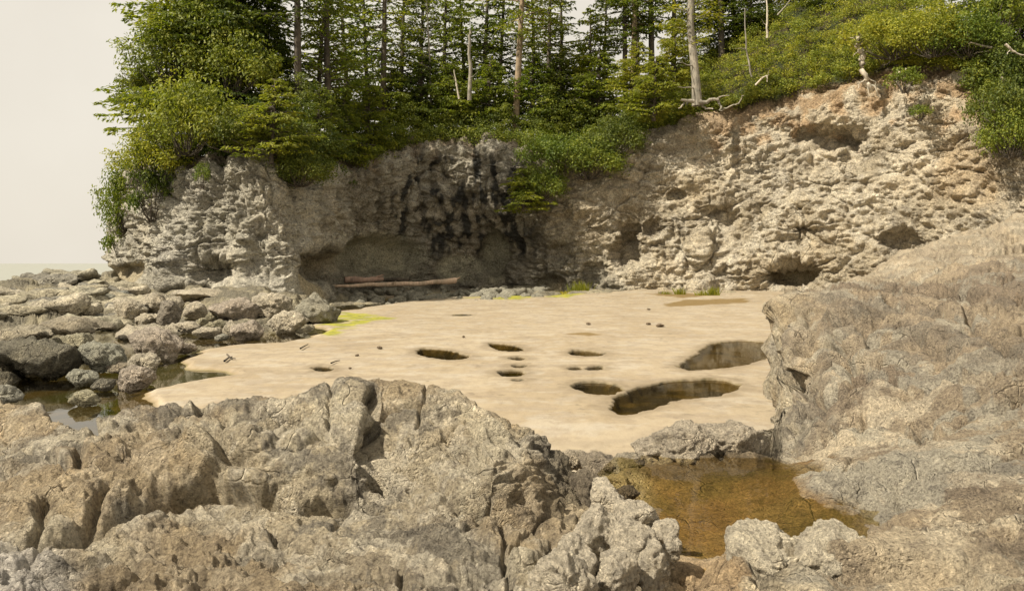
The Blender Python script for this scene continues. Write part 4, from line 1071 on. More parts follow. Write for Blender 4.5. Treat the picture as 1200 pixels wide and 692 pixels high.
for px, bk, kind, sc, bark, leaf, lab in trees:
    x, y, z = rim(px, bk)
    plant('conifer', kind, (x, y, z - .3), rt.random() * 6.28, sc, bark, leaf, lab, 'tree', GT, tilt=rt.normal() * .028)

GB = 'bushes along the cliff edge'
def at(px, py, d, dz=0.0):
    p = P(px, py, d); return (p[0], p[1], p[2] + dz)
bushes = [
 # px, py of base, distance, kind, size, foliage, label
 (218, 172, 61.5, 'round', (1.15, 1.0, 1.75), M_LEAF_Y, 'largest sunlit yellow green bush on the left shoulder of the headland'),
 (178, 205, 62.5, 'round', (.95, 1, 1.1), M_LEAF_Y, 'yellow green bush just below and left of the largest one'),
 (150, 262, 66, 'round', (.75, .9, 1.75), M_LEAF_M, 'tall mid green bush hanging down the seaward edge'),
 (178, 250, 62, 'loose', (.8, 1, 1.6), M_LEAF_D, 'dark bush hanging beside bare rock on the seaward edge'),
 (143, 296, 67, 'loose', (.7, .8, 1.5), M_LEAF_M, 'lowest ragged bush on the seaward edge, near the horizon'),
 (160, 125, 69, 'loose', (.8, .8, 1.2), M_LEAF_D, 'loose open sapling sticking out against the sky'),
 (318, 192, 59.5, 'young', (1.15, 1.0, 1.05), M_NEEDLE_Y, 'broad layered light green bush on the rim of the left rock face'),
 (285, 172, 61, 'wide', (.9, .9, 1.1), M_LEAF_D, 'dark bush in the gap between the two light bushes on the left'),
 (352, 214, 60.5, 'round', (.75, .7, .8), M_LEAF_D, 'dark bush hanging lowest over the left rock face'),
 (372, 195, 67, 'young', (.9, .9, 1.1), M_NEEDLE, 'drooping young spruce beside the thick brown trunk'),
 (402, 190, 75, 'young2', (1.3, 1.2, 1.5), M_NEEDLE, 'dull green drooping spruce over the left end of the dark wall'),
 (430, 178, 79, 'young', (1.1, 1.1, 1.1), M_NEEDLE, 'drooping spruce right of the thick brown trunk'),
 (200, 92, 68, 'round', (1.25, 1.1, 1.7), M_LEAF_M, 'rounded leafy crown filling the seaward side of the huge left conifer'),
 (238, 60, 69, 'round', (1.3, 1.1, 1.8), M_LEAF_M, 'highest rounded leafy crown at the top of the picture on the left'),
 (275, 105, 67, 'round', (1.1, 1.0, 1.5), M_LEAF_M, 'rounded green crown behind the gap between the light bushes on the left'),
 (455, 152, 86, 'young', (1.2, 1.2, 1.1), M_NEEDLE, 'feathery spruce sapling in the hedge right under the tall dark twiggy trunk'),
 (492, 150, 88, 'young', (1.4, 1.3, 1.3), M_NEEDLE_D, 'dark spruce sapling in the hedge below the thin pale sapling trunk'),
 (528, 148, 87, 'young2', (1.5, 1.5, 1.5), M_NEEDLE_Y, 'light green spruce sapling in the hedge left of the broken snag'),
 (572, 148, 87, 'young', (1.2, 1.2, 1.2), M_NEEDLE, 'spruce sapling in the hedge between the broken snag and the tan barked trunk'),
 (622, 150, 87, 'young', (1.3, 1.3, 1.3), M_NEEDLE, 'green spruce sapling in the hedge just right of the tan barked trunk'),
 (655, 150, 88, 'young2', (1.7, 1.6, 1.7), M_NEEDLE_D, 'dark spruce sapling in the hedge below the slender dark trunk'),
 (700, 145, 87, 'young', (1.4, 1.3, 1.3), M_NEEDLE_Y, 'light drooping spruce sapling left of the foot of the three close trunks'),
 (613, 248, 78.5, 'young2', (1.15, 1.0, .95), M_NEEDLE_Y, 'bright tufted young spruce growing low on the cliff face'),
 (632, 232, 79, 'round', (.8, .7, 1.1), M_LEAF_M, 'green bush directly above the tufted spruce on the face'),
 (690, 205, 79, 'round', (1.1, .9, 1.2), M_LEAF_M, 'mid green bush hanging over the middle of the cliff'),
 (655, 195, 80, 'wide', (1.0, .9, 1.3), M_LEAF_M, 'broad leafy bush in the notch of the rim at the middle'),
 (722, 180, 79.5, 'round', (.9, .8, 1.3), M_LEAF_D, 'dark bush left of the yellow green spruce'),
 (766, 142, 78.5, 'young', (1.15, 1.1, 1.05), M_NEEDLE_Y, 'yellow green young spruce left of the bare rooted tree'),
 (745, 118, 82, 'young', (1.0, 1, 1.0), M_NEEDLE_Y, 'yellowish spruce sapling below the three close trunks'),
 (790, 105, 81, 'young', (.9, 1, 1.2), M_NEEDLE_Y, 'feathery spruce touching the bare rooted tree from behind'),
 (1050, 62, 71, 'wide', (1.15, .9, 1.4), M_LEAF_Y, 'bright bush overhanging the orange soil beside the white dead root'),
 (1095, 60, 68, 'round', (1.1, .9, 1.2), M_LEAF_Y, 'bright green bush on the highest corner of the cliff'),
 (1135, 62, 67, 'round', (1.0, .9, 1.1), M_LEAF_M, 'bush at the right end of the highest corner'),
 (1078, 136, 66.8, 'small', 1.0, M_LEAF_M, 'tiny green tuft alone on the pale upper right face'),
 (1060, 100, 67.5, 'small', 1.6, M_LEAF_M, 'small bush below the bright overhanging bush'),
 (237, 212, 58, 'small', (.6, .6, 1.4), M_LEAF_M, 'small green plant on the bare face of the left headland'),
 (1176, 110, 66, 'round', (1.0, .9, 1.3), M_LEAF_D, 'dark bush in the shade right of the cliff corner'),
 (1196, 150, 62, 'wide', (.9, .9, 1.6), M_LEAF_D, 'dark foliage hanging beside the right end of the cliff'),
 (1185, 178, 61, 'round', (.7, .9, 1.1), M_LEAF_M, 'lowest dark green bush at the right edge'),
 (1170, 40, 68, 'loose', (1.3, 1, 1.5), M_LEAF_M, 'loose bush at the top right with bare stems showing'),
]
for px, py, d, kind, sc, leaf, lab in bushes:
    plant('bush', kind, at(px, py, d), rt.random() * 6.28 if not hasattr(sc, '__len__') else 0.0, sc, M_BARK_D, leaf, lab, 'bush', GB, 'stem', 'foliage')

def ground_cover(name, label, mat, pts, per, seed, leaf=.22, cr=.8):
    r = np.random.default_rng(seed)
    lp, lo = [], []
    for (x, y, z, sc) in pts:
        d_ = r.normal(size=(per, 3)); d_ /= np.linalg.norm(d_, axis=1, keepdims=True)
        d_[:, 2] = np.where(r.random(per) < .7, np.abs(d_[:, 2]), d_[:, 2])
        lp.append(np.array([x, y, z]) + d_ * cr * sc * (r.random(per) ** .5)[:, None] * np.array([1.2, 1.1, .8]))
        lo.append(d_ * .7 + np.array([0, -.15, .55]))
    lc, lf_ = leaves(np.concatenate(lp), np.concatenate(lo), leaf, r, .5)
    tag(link(name, mesh_np(name, lc, lf_, mat, False)), label, kind='stuff')

rc = np.random.default_rng(5)
def cover_pts(p0, p1, n, b0=-.6, b1=12, hgt=1.6, hang=0.0):
    out_ = []
    for _ in range(n):
        px = rc.uniform(p0, p1); bk = b0 + (b1 - b0) * rc.random() ** 1.4
        x, y, z = rim(px, max(bk, 0))
        lift = hgt * rc.random() * (.25 + .75 * min(1, max(bk, 0) / 2)) * (1 + .35 * math.sin(px * .11) + .3 * math.sin(px * .047 + 2))
        if bk < .4: y -= .3 + .5 * rc.random(); z -= hang * rc.random() ** 1.6
        out_.append((x + rc.normal() * .2, y, z + lift, rc.uniform(.6, 1.35)))
    return out_
ground_cover('undergrowth', 'dense dark green thicket hedging the middle rim of the cliff', M_LEAF_D, cover_pts(340, 745, 620, b1=9, hgt=4.6, hang=1.2), 75, 1)
ground_cover('undergrowth', 'mid green leafy thicket along the rim of the cliff', M_LEAF_M, cover_pts(420, 800, 620, b1=5, hgt=4.6, hang=1.0) + cover_pts(605, 740, 220, b1=2, hgt=2.0, hang=4.2) + cover_pts(400, 620, 150, b1=1.5, hgt=2, hang=1.6) + cover_pts(1130, 1240, 160, b1=6, hgt=3, hang=2) , 75, 2)
ground_cover('undergrowth', 'sunlit yellow green salal covering the slope above the right cliff', M_LEAF_Y, cover_pts(775, 1165, 1000, b1=17, hgt=2.2, hang=.3), 70, 3, .2, .75)
ground_cover('undergrowth', 'green patches mixed into the salal slope', M_LEAF_M, cover_pts(790, 1180, 560, b1=20, hgt=3.4, hang=.2), 70, 4, .22, .8)
ground_cover('undergrowth', 'dark thicket under the big conifers on the left headland', M_LEAF_D, cover_pts(165, 360, 330, b1=9, hgt=3.2, hang=1.6) + cover_pts(265, 430, 130, b1=1.2, hgt=1.5, hang=3.0), 75, 6)

# ------------------------------------------------------------------ edge tree with bare roots, snags, dead limbs
def wob_path(a, b, n, amp, r, sag=0.0):
    t_ = np.linspace(0, 1, n)[:, None]
    a = np.array(a, float); b = np.array(b, float)
    p = a * (1 - t_) + b * t_
    w_ = np.cumsum(r.normal(size=(n, 3)), 0) * amp; w_ -= w_[0] * (1 - t_) + w_[-1] * t_
    p = p + w_; p[:, 2] -= (sag * 4 * t_ * (1 - t_))[:, 0]
    return p
def pobj(name, parts, mat, parent=None, origin=(0, 0, 0), smooth=True):
    co, f = join(parts) if isinstance(parts, list) else parts
    return link(name, mesh_np(name, co - np.array(origin), f, mat, smooth), parent)
r = np.random.default_rng(44)
D0 = 76.0
b0 = P(817, 118, D0)
e = empty('edge_tree', tuple(b0)); tag(e, 'grey mottled conifer at the cliff edge with bare pale roots spilling over the rock', 'tree', GT)
tp_ = np.array([P(817, 124, D0), P(815.5, 95, D0), P(812, 60, D0), P(809, 30, D0), P(810, -10, D0), P(812, -60, D0), P(813, -130, D0)])
pobj('trunk', [tube(tp_, [.5, .40, .37, .34, .3, .25, .1], 12)], M_BARK_G, e, b0)
for (x1, y1, x2, y2, r0) in [(813, 119, 798, 117, .20), (820, 119, 842, 117, .24), (842, 117, 846, 130, .13), (846, 130, 862, 123, .10), (862, 123, 872, 112, .07), (824, 122, 836, 128, .12), (806, 120, 795, 127, .1), (838, 117, 855, 112, .09)]:
    pth = wob_path(P(x1, y1, D0 - .8), P(x2, y2, D0 - 1.3), 7, .10, r)
    pobj('root', [tube(pth, np.linspace(r0, r0 * .5, 7), 7)], M_BARK_G, e, b0)
wood, lp, lo, la = [], [], [], []
for (y1, dx, up_) in [(78, -14, 4), (75, 12, -4), (103, -17, 1), (55, -10, 6), (52, 14, 5), (40, 24, 6), (34, -26, 4), (28, -38, -2), (22, 22, 10), (14, -30, 6), (8, 30, 4), (0, -34, 8), (-6, 36, 6), (-20, -30, 10), (-30, 32, 10), (25, -20, -8), (18, 36, -2)]:
    a = P(np.interp(y1, [-30, 30, 120], [810, 809, 817]), y1, D0); b_ = P(811 + dx, y1 - up_, D0 + r.uniform(-2.5, 2.5))
    pth = wob_path(a, b_, 6, .08, r)
    wood.append(tube(pth, np.linspace(.08, .02, 6), 4))
    if y1 < 60:
        for _ in range(110):
            u = .35 + .7 * r.random()
            c0 = np.array([np.interp(min(u, 1), np.linspace(0, 1, 6), pth[:, i]) for i in range(3)])
            lp.append(c0 + r.normal(size=3) * np.array([.5, .5, .22])); lo.append([0, 0, 1.0]); la.append([(b_ - a)[0], (b_ - a)[1], -.3])
for wd in wood: pobj('branch', wd, M_BARK_G, e, b0)
pobj('crown', leaves(np.array(lp), np.array(lo), .38, r, .4, np.array(la)), M_NEEDLE_Y, e, b0, False)

def snag(name, label, pts, d, rad, mat, twigs=(), group=None, cat='dead tree'):
    o_ = P(pts[0][0], pts[0][1], d)
    pth = np.array([P(a, b, d) for a, b in pts])
    t_ = np.linspace(0, 1, len(pts)); tn = np.linspace(0, 1, max(8, len(pts) * 3))
    pth = np.stack([np.interp(tn, t_, pth[:, i]) for i in range(3)], -1)
    pth[1:-1] += r.normal(size=(len(tn) - 2, 3)) * rad * .25
    e = empty(name, tuple(o_)); tag(e, label, cat, group)
    pobj('trunk', [tube(pth, np.linspace(rad, rad * .45, len(tn)), 8)], mat, e, o_)
    for (x1, y1, x2, y2, rr) in twigs:
        q_ = wob_path(P(x1, y1, d), P(x2, y2, d + r.uniform(-.6, .6)), 6, rr * 1.2, r)
        pobj('twig', [tube(q_, np.linspace(rr, rr * .35, 6), 5)], mat, e, o_)
    return e
GD = 'dead trunks and limbs among the green'
snag('broken_snag', 'broken pale grey snag standing in front of the middle conifers', [(550, 118), (551, 80), (550, 50), (551, 34)], 84, .24, M_BARK_G, [(551, 60, 544, 50, .06), (550, 92, 560, 84, .05)], GD)
snag('dead_sapling', 'crooked bare yellowish sapling left of the broken snag', [(538, 116), (535, 98), (532, 82)], 83, .11, M_DEAD, [(536, 100, 530, 88, .05)], GD)
snag('dead_pole', 'straight bleached pole standing high on the salal slope', [(899, 45), (899, 20), (898, -10)], 86, .13, M_DEAD, [(899, 30, 892, 22, .05)], GD)
snag('dead_pole', 'thin crooked dead pole on the slope left of the bleached pole', [(881, 90), (876, 68), (873, 40), (873, 10)], 81, .10, M_BARK_G, [(874, 58, 860, 57, .04), (879, 78, 868, 76, .04)], GD)
snag('dead_pole', 'leaning dead stem near the top of the slope, right of the bleached pole', [(911, 18), (920, 8), (930, -6)], 84, .09, M_BARK_G, [], GD)
snag('dead_limb', 'small forked bleached limb lying in the salal slope', [(885, 100), (893, 92), (899, 88), (899, 96)], 75.5, .09, M_DEAD, [(893, 92, 888, 86, .04), (899, 89, 901, 84, .04)], GD, 'dead branch')
snag('dead_root', 'long twisted white root hanging over the upper right cliff', [(1004, 42), (1006, 52), (1010, 64), (1009, 76), (1013, 88), (1016, 98), (1023, 106)], 70.8, .34, M_DEAD,
     [(1005, 46, 994, 44, .09), (1010, 66, 1018, 60, .10), (1013, 86, 1026, 100, .10), (1015, 96, 1032, 114, .12), (1014, 92, 1006, 104, .09), (1016, 98, 1019, 113, .08), (1008, 56, 1000, 66, .07)], GD, 'root')
snag('dead_root', 'short forked white root below the bright overhanging bush', [(1054, 84), (1052, 92), (1049, 101)], 69.5, .11, M_DEAD, [(1062, 80, 1060, 92, .07), (1060, 92, 1056, 97, .06), (1051, 92, 1047, 106, .06)], GD, 'root')
snag('dead_limb', 'bare pale bough curving down beyond the right cliff corner', [(1178, 52), (1184, 58), (1192, 63), (1202, 66)], 64, .12, M_DEAD, [(1184, 57, 1180, 64, .05)], GD, 'dead branch')
snag('dead_limb', 'pale bough sticking left out of the dark foliage at upper right', [(1162, 56), (1150, 54), (1141, 50), (1135, 51)], 66, .10, M_DEAD, [(1158, 60, 1142, 63, .06)], GD, 'dead branch')
snag('dead_limb', 'short bare bough just right of the cliff corner', [(1173, 91), (1180, 96), (1190, 99)], 64, .09, M_DEAD, [], GD, 'dead branch')
snag('dead_limb', 'thin curved bare stem hanging at the right end of the cliff', [(1177, 122), (1176, 140), (1178, 158), (1185, 168)], 62, .08, M_DEAD, [], GD, 'dead branch')
snag('dead_pole', 'pale bare pole at the top of the picture above the cliff corner', [(1129, 14), (1130, 0), (1131, -20)], 84, .13, M_DEAD, [], GD)

# ------------------------------------------------------------------ loose rocks
def rock_mesh(seed, sub, dims, rough=.06, planes=13, power=26, flat=.0, pit=0.0):
    rr = np.random.default_rng(seed)
    bm = bmesh.new(); bmesh.ops.create_icosphere(bm, subdivisions=sub, radius=1.0)
    co = np.array([v_.co[:] for v_ in bm.verts]); fc = np.array([[v_.index for v_ in f_.verts] for f_ in bm.faces]); bm.free()
    n_ = rr.normal(size=(planes, 3)); n_ /= np.linalg.norm(n_, axis=1, keepdims=True)
    c_ = rr.uniform(.6, 1.0, planes)
    dt = np.maximum(co @ n_.T, 1e-3) / c_
    rad = ((dt ** power).sum(1) + (1 / 1.06) ** power) ** (-1 / power)
    p = co * rad[:, None]
    p = p * np.array(dims) * .5 * 1.12
    sc_ = max(dims)
    nn_ = co / np.array(dims); nn_ /= np.linalg.norm(nn_, axis=1, keepdims=True)
    q_ = p / sc_ + seed * 3.1
    dd_ = .07 * fbm(q_ * 2.2, 3) + .028 * ridged(q_ * 5, 3) + rough * .35 * fbm(q_ * 13, 4, .62)
    f1, f2, ci, fa = worley(bed(q_ * 3.2, (.3, .1, 1), 1.6), True)
    dd_ += (.02 * (ci - .5) + .05 * fa) * sstep(0, .25, f2 - f1) - .02 * np.exp(-((f2 - f1) / .06) ** 2)
    if pit:
        f1, f2, ci = worley(q_ * 17); dd_ -= pit * sstep(.5, .15, f1) * sstep(-.1, .3, fbm(q_ * 4 + 9, 2))
    p = p + nn_ * (dd_ * sc_)[:, None]
    return p, fc

def stone_cols(p, seed, base):
    a = fbm(p * 1.3 / max(1e-3, np.abs(p).max()) * 2 + seed, 3)
    base = np.array(base)[None, :] * 1.15
    return np.clip(base * (1 + .22 * a[:, None]), .02, .8)

M_BOUL = rock_material('boulder_stone', s=2.2)
M_NEARB = rock_material('rim_stone', s=.8, bump=1.0)

def boulder(label, px, pyc, w, h, base_py=None, z0=-.05, d=None, seed=1, color=(.33, .29, .225), mat=None, depth=.8, rz=0.0, tilt=0.0, sub=5, name='boulder', group=None, sink=.12, pit=0.0):
    base_py = base_py or pyc + h / 2
    if d is None: d = (CAMZ - z0) * F / (base_py - HY)
    W_ = w / F * d; Hh = h / F * d / (1 - sink * .5)
    p, fc = rock_mesh(seed, sub, (W_, W_ * depth, Hh), pit=pit)
    top = P(px, pyc - h / 2, d)[2]
    cz = top - Hh * .5
    ca, sa = math.cos(tilt), math.sin(tilt)
    p = p @ np.array([[ca, 0, -sa], [0, 1, 0], [sa, 0, ca]])
    o = link(name, mesh_np(name, p, fc, mat or M_BOUL, True, stone_cols(p, seed, color)))
    o.location = ((px - CX) / F * d, d + W_ * depth * .25, cz)
    o.rotation_euler = (0, 0, rz)
    tag(o, label, 'rock', group)
    return o

PINK = (.37, .315, .25); GREY = (.29, .275, .22); GG = (.285, .275, .215); DK = (.16, .145, .11); PALE = (.42, .37, .28)
GW = 'boulders in and around the tidal water'
W_ = lambda *a, **k: boulder(*a, group=GW, **k)
W_('largest rounded pinkish boulder standing in the dark tidal water', 181, 404, 62, 33, seed=3, color=PINK, tilt=.2)
W_('small rounded boulder touching the right side of the largest pinkish boulder', 214, 408, 24, 13, seed=4, color=PINK, sub=4)
W_('upper of two stacked pale boulders in front of the largest boulder', 166, 430, 34, 26, seed=5, color=PALE, z0=.0, tilt=-.15)
W_('lower of two stacked pale boulders, nearest the dark water', 156, 443, 38, 24, seed=6, color=PINK, tilt=-.3)
W_('grey green rock mass left of the stacked pale boulders', 112, 420, 46, 28, seed=7, color=GG, z0=0, depth=1.0, tilt=.15)
W_('grey green rock with a pitted top at the edge of the bright water', 92, 443, 32, 17, seed=8, color=GG)
W_('small brown rock wedged between the grey green mass and the pale boulders', 138, 431, 24, 12, seed=9, color=(.25, .21, .15), sub=4)
W_('low pitted yellowish rock island in the bright water', 96, 468, 30, 13, seed=10, color=(.33, .30, .20), depth=1.3, sub=4)
W_('small dark rock at the foot of the grey green mass', 120, 451, 24, 11, seed=41, color=DK, sub=4)
W_('square edged light boulder behind the tidal water', 147, 364, 36, 26, seed=11, color=PALE, z0=.1)
W_('dark grey cracked boulder behind the square edged one', 143, 350, 26, 15, seed=12, color=(.2, .2, .17), z0=.3, sub=4)
W_('flat mossy boulder left of the dark grey one', 119, 353, 30, 14, seed=13, color=GG, z0=.3, sub=4)
W_('round grey boulder right of the square edged one', 167, 359, 14, 16, seed=14, color=GREY, z0=.15, sub=4)
W_('dark flanked boulder between the square edged boulder and the ledge', 196, 369, 34, 27, seed=15, color=(.24, .21, .165), z0=.05)
W_('wide flat topped boulder behind the dark flanked one', 184, 355, 44, 18, seed=16, color=PALE, z0=.3)
W_('smooth low pinkish slab in front of the dark flanked boulder', 172, 376, 36, 14, seed=17, color=PALE, depth=1.3)
W_('small smooth dark stone below the square edged boulder', 123, 375, 15, 9, seed=18, color=GG, sub=4)
W_('flat oval boulder at the waterline, leftmost under the rubble heap', 217, 384, 27, 11, seed=19, color=PALE, sub=4)
W_('flat pale boulder at the waterline under the middle of the rubble heap', 240, 390, 30, 11, seed=20, color=PALE, sub=4)
W_('small stone at the waterline right of the flat pale boulder', 259, 396, 15, 7, seed=21, color=GREY, sub=3)
W_('rounded boulder with a dark foot at the right end of the waterline stones', 288, 388, 34, 19, seed=22, color=PINK)
W_('upright small boulder leaning on the right waterline boulder', 268, 386, 15, 18, seed=23, color=PALE, sub=4)
W_('lumpy light boulder lying alone in front of the headland ledge', 333, 378, 45, 23, seed=24, color=PALE, pit=.01)
W_('smooth grey ramp shaped boulder right of the lumpy light one', 368, 363, 48, 30, seed=25, color=(.27, .25, .19), z0=.0, depth=1.2, tilt=.25)
W_('narrow pale sandbar stone behind the largest boulder', 165, 391, 66, 7, seed=26, color=PALE, depth=1.6, sub=4)
W_('big dark slanting slab at the left edge above the bright water', 26, 420, 106, 40, seed=42, color=(.17, .155, .115), d=21.5, depth=.6, tilt=.16)
W_('pale brown slab lying behind the big dark slanting slab', 14, 394, 70, 18, seed=43, color=(.34, .30, .22), d=26, depth=.8)
W_('low yellowish rock between the bright water and the pale brown slab', 82, 401, 44, 15, seed=44, color=(.32, .29, .2), d=27, depth=.9, sub=4)
W_('long low slab with a shaded front edge, behind the bright water', 78, 384, 80, 14, seed=45, color=(.30, .26, .19), d=31, depth=.7, sub=4)
W_('rock at the left picture edge beside a sliver of bright water', 2, 462, 34, 16, seed=27, color=GREY, d=17, sub=4)
W_('blocky light boulder on the ledge above the rubble heap', 226, 362, 24, 18, seed=28, color=PALE, z0=.35, sub=4)
W_('blocky cracked boulder at the front of the headland ledge', 270, 362, 50, 26, seed=29, color=PINK, z0=.25, d=40.5, depth=.7)
W_('squared boulder at the right front corner of the headland ledge', 318, 356, 46, 26, seed=30, color=PALE, d=41, depth=.7)
W_('slab stepping down from the foot of the left headland', 235, 346, 60, 10, seed=31, color=PALE, d=48, depth=.9, sub=4)
GR = 'rubble heap at the waterline'
for k, (px, py, w, h, lab) in enumerate([(222, 371, 14, 10, 'small stone at the top left of the rubble heap'), (236, 377, 12, 9, 'middle stone of the rubble heap'), (247, 371, 12, 8, 'small stone at the top right of the rubble heap'),
                                     (232, 369, 9, 7, 'smallest stone on the crest of the rubble heap'), (246, 382, 13, 9, 'round stone low in the rubble heap above the flat pale boulder'), (256, 379, 12, 9, 'stone at the right foot of the rubble heap')]):
    boulder(lab, px, py, w, h, seed=50 + k, color=(.3, .27, .18), z0=.1, sub=3, group=GR, name='stone')

# broken slabs lying on the ledges that run out to the sea
rs_ = np.random.default_rng(18)
slabs = []
for k in range(5):
    p, fc = rock_mesh(170 + k, 4, (1.0, .7, .26), planes=11)
    slabs.append(mesh_np('flat_rock', p, fc, M_BOUL, True, stone_cols(p, k, [(.24, .22, .165), (.33, .30, .22), (.28, .25, .18), (.20, .185, .15), (.37, .33, .25)][k])))
for k in range(64):
    px = rs_.uniform(-40, 150); d = 37 + 20 * rs_.random() ** .8
    z = bedrock_z(px, d)
    if z < -.15: continue
    o = link('flat_rock', slabs[k % 5]); s_ = rs_.uniform(1.2, 3.6)
    o.location = ((px - CX) / F * d, d, z - .1); o.rotation_euler = (rs_.uniform(-.1, .12), rs_.uniform(-.22, -.02), rs_.uniform(-.5, .5) + (math.pi if k % 2 else 0))
    o.scale = (s_, s_ * rs_.uniform(.7, 1.1), s_ * rs_.uniform(.6, 1.1))
    tag(o, 'broken flat slab on the layered ledge running out to the sea', 'rock', 'slabs on the ledge running out to the sea')

# rubble apron along the foot of the dark cliff: alike stones
rr_ = np.random.default_rng(8)
protos = []
for k in range(5):
    p, fc = rock_mesh(70 + k, 3, (1.0, .9, .75), planes=10)
    protos.append(mesh_np('stone', p, fc, M_BOUL, True, stone_cols(p, k, (.24, .225, .175))))
for k in range(150):
    px = rr_.uniform(372, 645); py = 352 - rr_.random() ** .8 * 16 + (645 - px) / 270 * 6 * rr_.random()
    d = 61 + (356 - py) * .85 + rr_.uniform(-1, 1)
    o = link('stone', protos[k % 5])
    s_ = rr_.uniform(.4, 1.15) * (1.25 if 560 < px < 610 else 1)
    g = P(px, py, d)
    o.location = (g[0], g[1], min(g[2], 1.5) - .1)
    o.rotation_euler = (rr_.uniform(0, .6), rr_.uniform(0, .6), rr_.uniform(0, 6.28)); o.scale = (s_, s_ * rr_.uniform(.8, 1.2), s_ * rr_.uniform(.6, 1))
    tag(o, 'grey green rubble stone in the apron along the foot of the dark cliff', 'rock', 'rubble along the foot of the dark cliff')

# fallen rim between the sand and the rock pool
GF = 'blocks damming the rock pool'
B_ = lambda *a, **k: boulder(*a, group=GF, **k)
RB = (.36, .31, .235)
B_('large cracked brown rim rock, left part, damming the rock pool', 795, 531, 104, 60, d=8.25, seed=61, color=RB, mat=M_NEARB, depth=.75, sub=6, pit=.012)
B_('right part of the cracked brown rim rock behind the rock pool', 856, 526, 96, 52, d=8.35, seed=62, color=RB, mat=M_NEARB, depth=.7, sub=6, pit=.012)
B_('small square block at the left end of the brown rim rock', 742, 547, 44, 34, d=8.1, seed=63, color=(.29, .25, .185), mat=M_NEARB, depth=.9)
B_('low brown block half hidden between the small square block and the dark outcrop', 705, 549, 56, 30, d=8.2, seed=64, color=(.25, .21, .155), mat=M_NEARB, depth=.8)
B_('short wet stone at the left corner of the rock pool', 716, 568, 26, 12, d=7.3, seed=65, color=(.17, .13, .085), mat=M_NEARB)
B_('dark wet stone dipping into the left end of the rock pool', 734, 580, 28, 20, d=6.7, seed=66, color=(.12, .09, .05), mat=M_NEARB)
B_('pale wedge of rock just below the sand at the end of the dark outcrop', 672, 541, 36, 18, d=8.6, seed=67, color=(.4, .34, .25), mat=M_NEARB)
GL = 'tumbled pale rocks left of the rock pool'
L_ = lambda *a, **k: boulder(*a, group=GL, mat=M_NEARB, pit=.012, **k)
LC = (.48, .42, .32)
for a in [('pale upright rock at the top of the tumbled pile left of the pool', 713, 588, 40, 42, 5.9, 81), ('sharp pale rock overlooking the left end of the pool', 742, 606, 48, 40, 5.6, 82),
          ('pitted pale rock in the middle of the tumbled pile', 700, 626, 56, 46, 5.15, 83), ('deeply creased rock right of the pitted pale one', 745, 640, 44, 44, 4.95, 84),
          ('blocky rock with a dark right side at the lower right of the pile', 768, 662, 36, 42, 4.7, 85), ('low knobbly rock at the bottom of the tumbled pile', 722, 668, 44, 34, 4.55, 86),
          ('pale rock half buried at the left foot of the tumbled pile', 672, 655, 40, 36, 4.6, 87), ('dark cornered block at the bottom edge, left of the sandy gap', 660, 680, 64, 60, 4.25, 88),
          ('small round stone on the sandy gap below the pile', 788, 640, 20, 22, 5.0, 89), ('brownish rock tilting into the pool beside the sandy gap', 783, 622, 30, 26, 5.45, 90),
          ('dark brown rock between the outcrop end and the pile', 686, 574, 36, 34, 6.2, 91)]:
    L_(a[0], a[1], a[2], a[3] * 1.2, a[4], d=a[5], seed=a[6], sink=.7, tilt=.25 * math.sin(a[6] * 2.1), rz=a[6] * 1.0, color=LC if 'dark brown' not in a[0] else (.17, .14, .1), depth=.85, sub=5)
GP = 'pale crust rocks below the rock pool'
for a in [('white crusted knob at the left end of the pale bank below the pool', 902, 656, 112, 44, 4.9, 95), ('pale crusted rock in the middle of the bank below the pool', 982, 650, 120, 36, 4.95, 96)]:
    boulder(a[0], a[1], a[2], a[3], a[4], d=a[5], seed=a[6], color=(.50, .44, .33), mat=M_NEARB, depth=.9, sub=6, group=GP, pit=.012, sink=1.1)

# pebbles and twigs on the sand
GQ = 'pebbles scattered on the sand'
for k, (px, py, w, h, lab) in enumerate([(760, 379, 7, 4, 'left of two close dark pebbles on the far sand'), (774, 381, 12, 5, 'right of two close dark pebbles on the far sand'), (690, 379, 8, 3, 'lone dark pebble left of the two close ones'),
        (760, 362, 6, 3, 'small pebble behind the two close dark pebbles'), (543, 394, 5, 3, 'speck of a pebble above the long leftmost pothole'), (418, 416, 7, 3, 'brown pebble on the sand near the left foreground rock'),
        (445, 407, 9, 3, 'flat brown pebble halfway between the green algae and the long pothole'), (410, 431, 5, 3, 'pebble right of the small left pothole')]):
    boulder(lab, px, py, w * .75, h * .7, seed=120 + k, color=(.2, .15, .1), z0=.02, sub=2, group=GQ, name='pebble')
def stick(label, pts, rad, mat, z=.03, cat='stick', name='twig', group='sticks lying on the sand'):
    q_ = np.array([[*W2(a, b, z), z + rad] for a, b in pts])
    o_ = q_[0]
    pobj_ = link(name, mesh_np(name, *(lambda c_, f_: (c_ - o_, f_))(*tube(q_, np.linspace(rad, rad * .5, len(q_)), 5)), mat, True))
    pobj_.location = tuple(o_); tag(pobj_, label, cat, group)
    return pobj_
stick('short dark stick on the sand point beside the tidal water', [(263, 424), (268, 420), (272, 419)], .035, M_BARK_D)
stick('thin forked stick beside the short dark stick', [(266, 416), (270, 420), (276, 421)], .03, M_BARK_D, .04)
stick('thin dark twig on the sand below the green algae', [(352, 409), (357, 406), (361, 404)], .03, M_BARK_D)
stick('thin twig beside the small left pothole', [(388, 426), (393, 424), (398, 423)], .025, M_BARK_D)

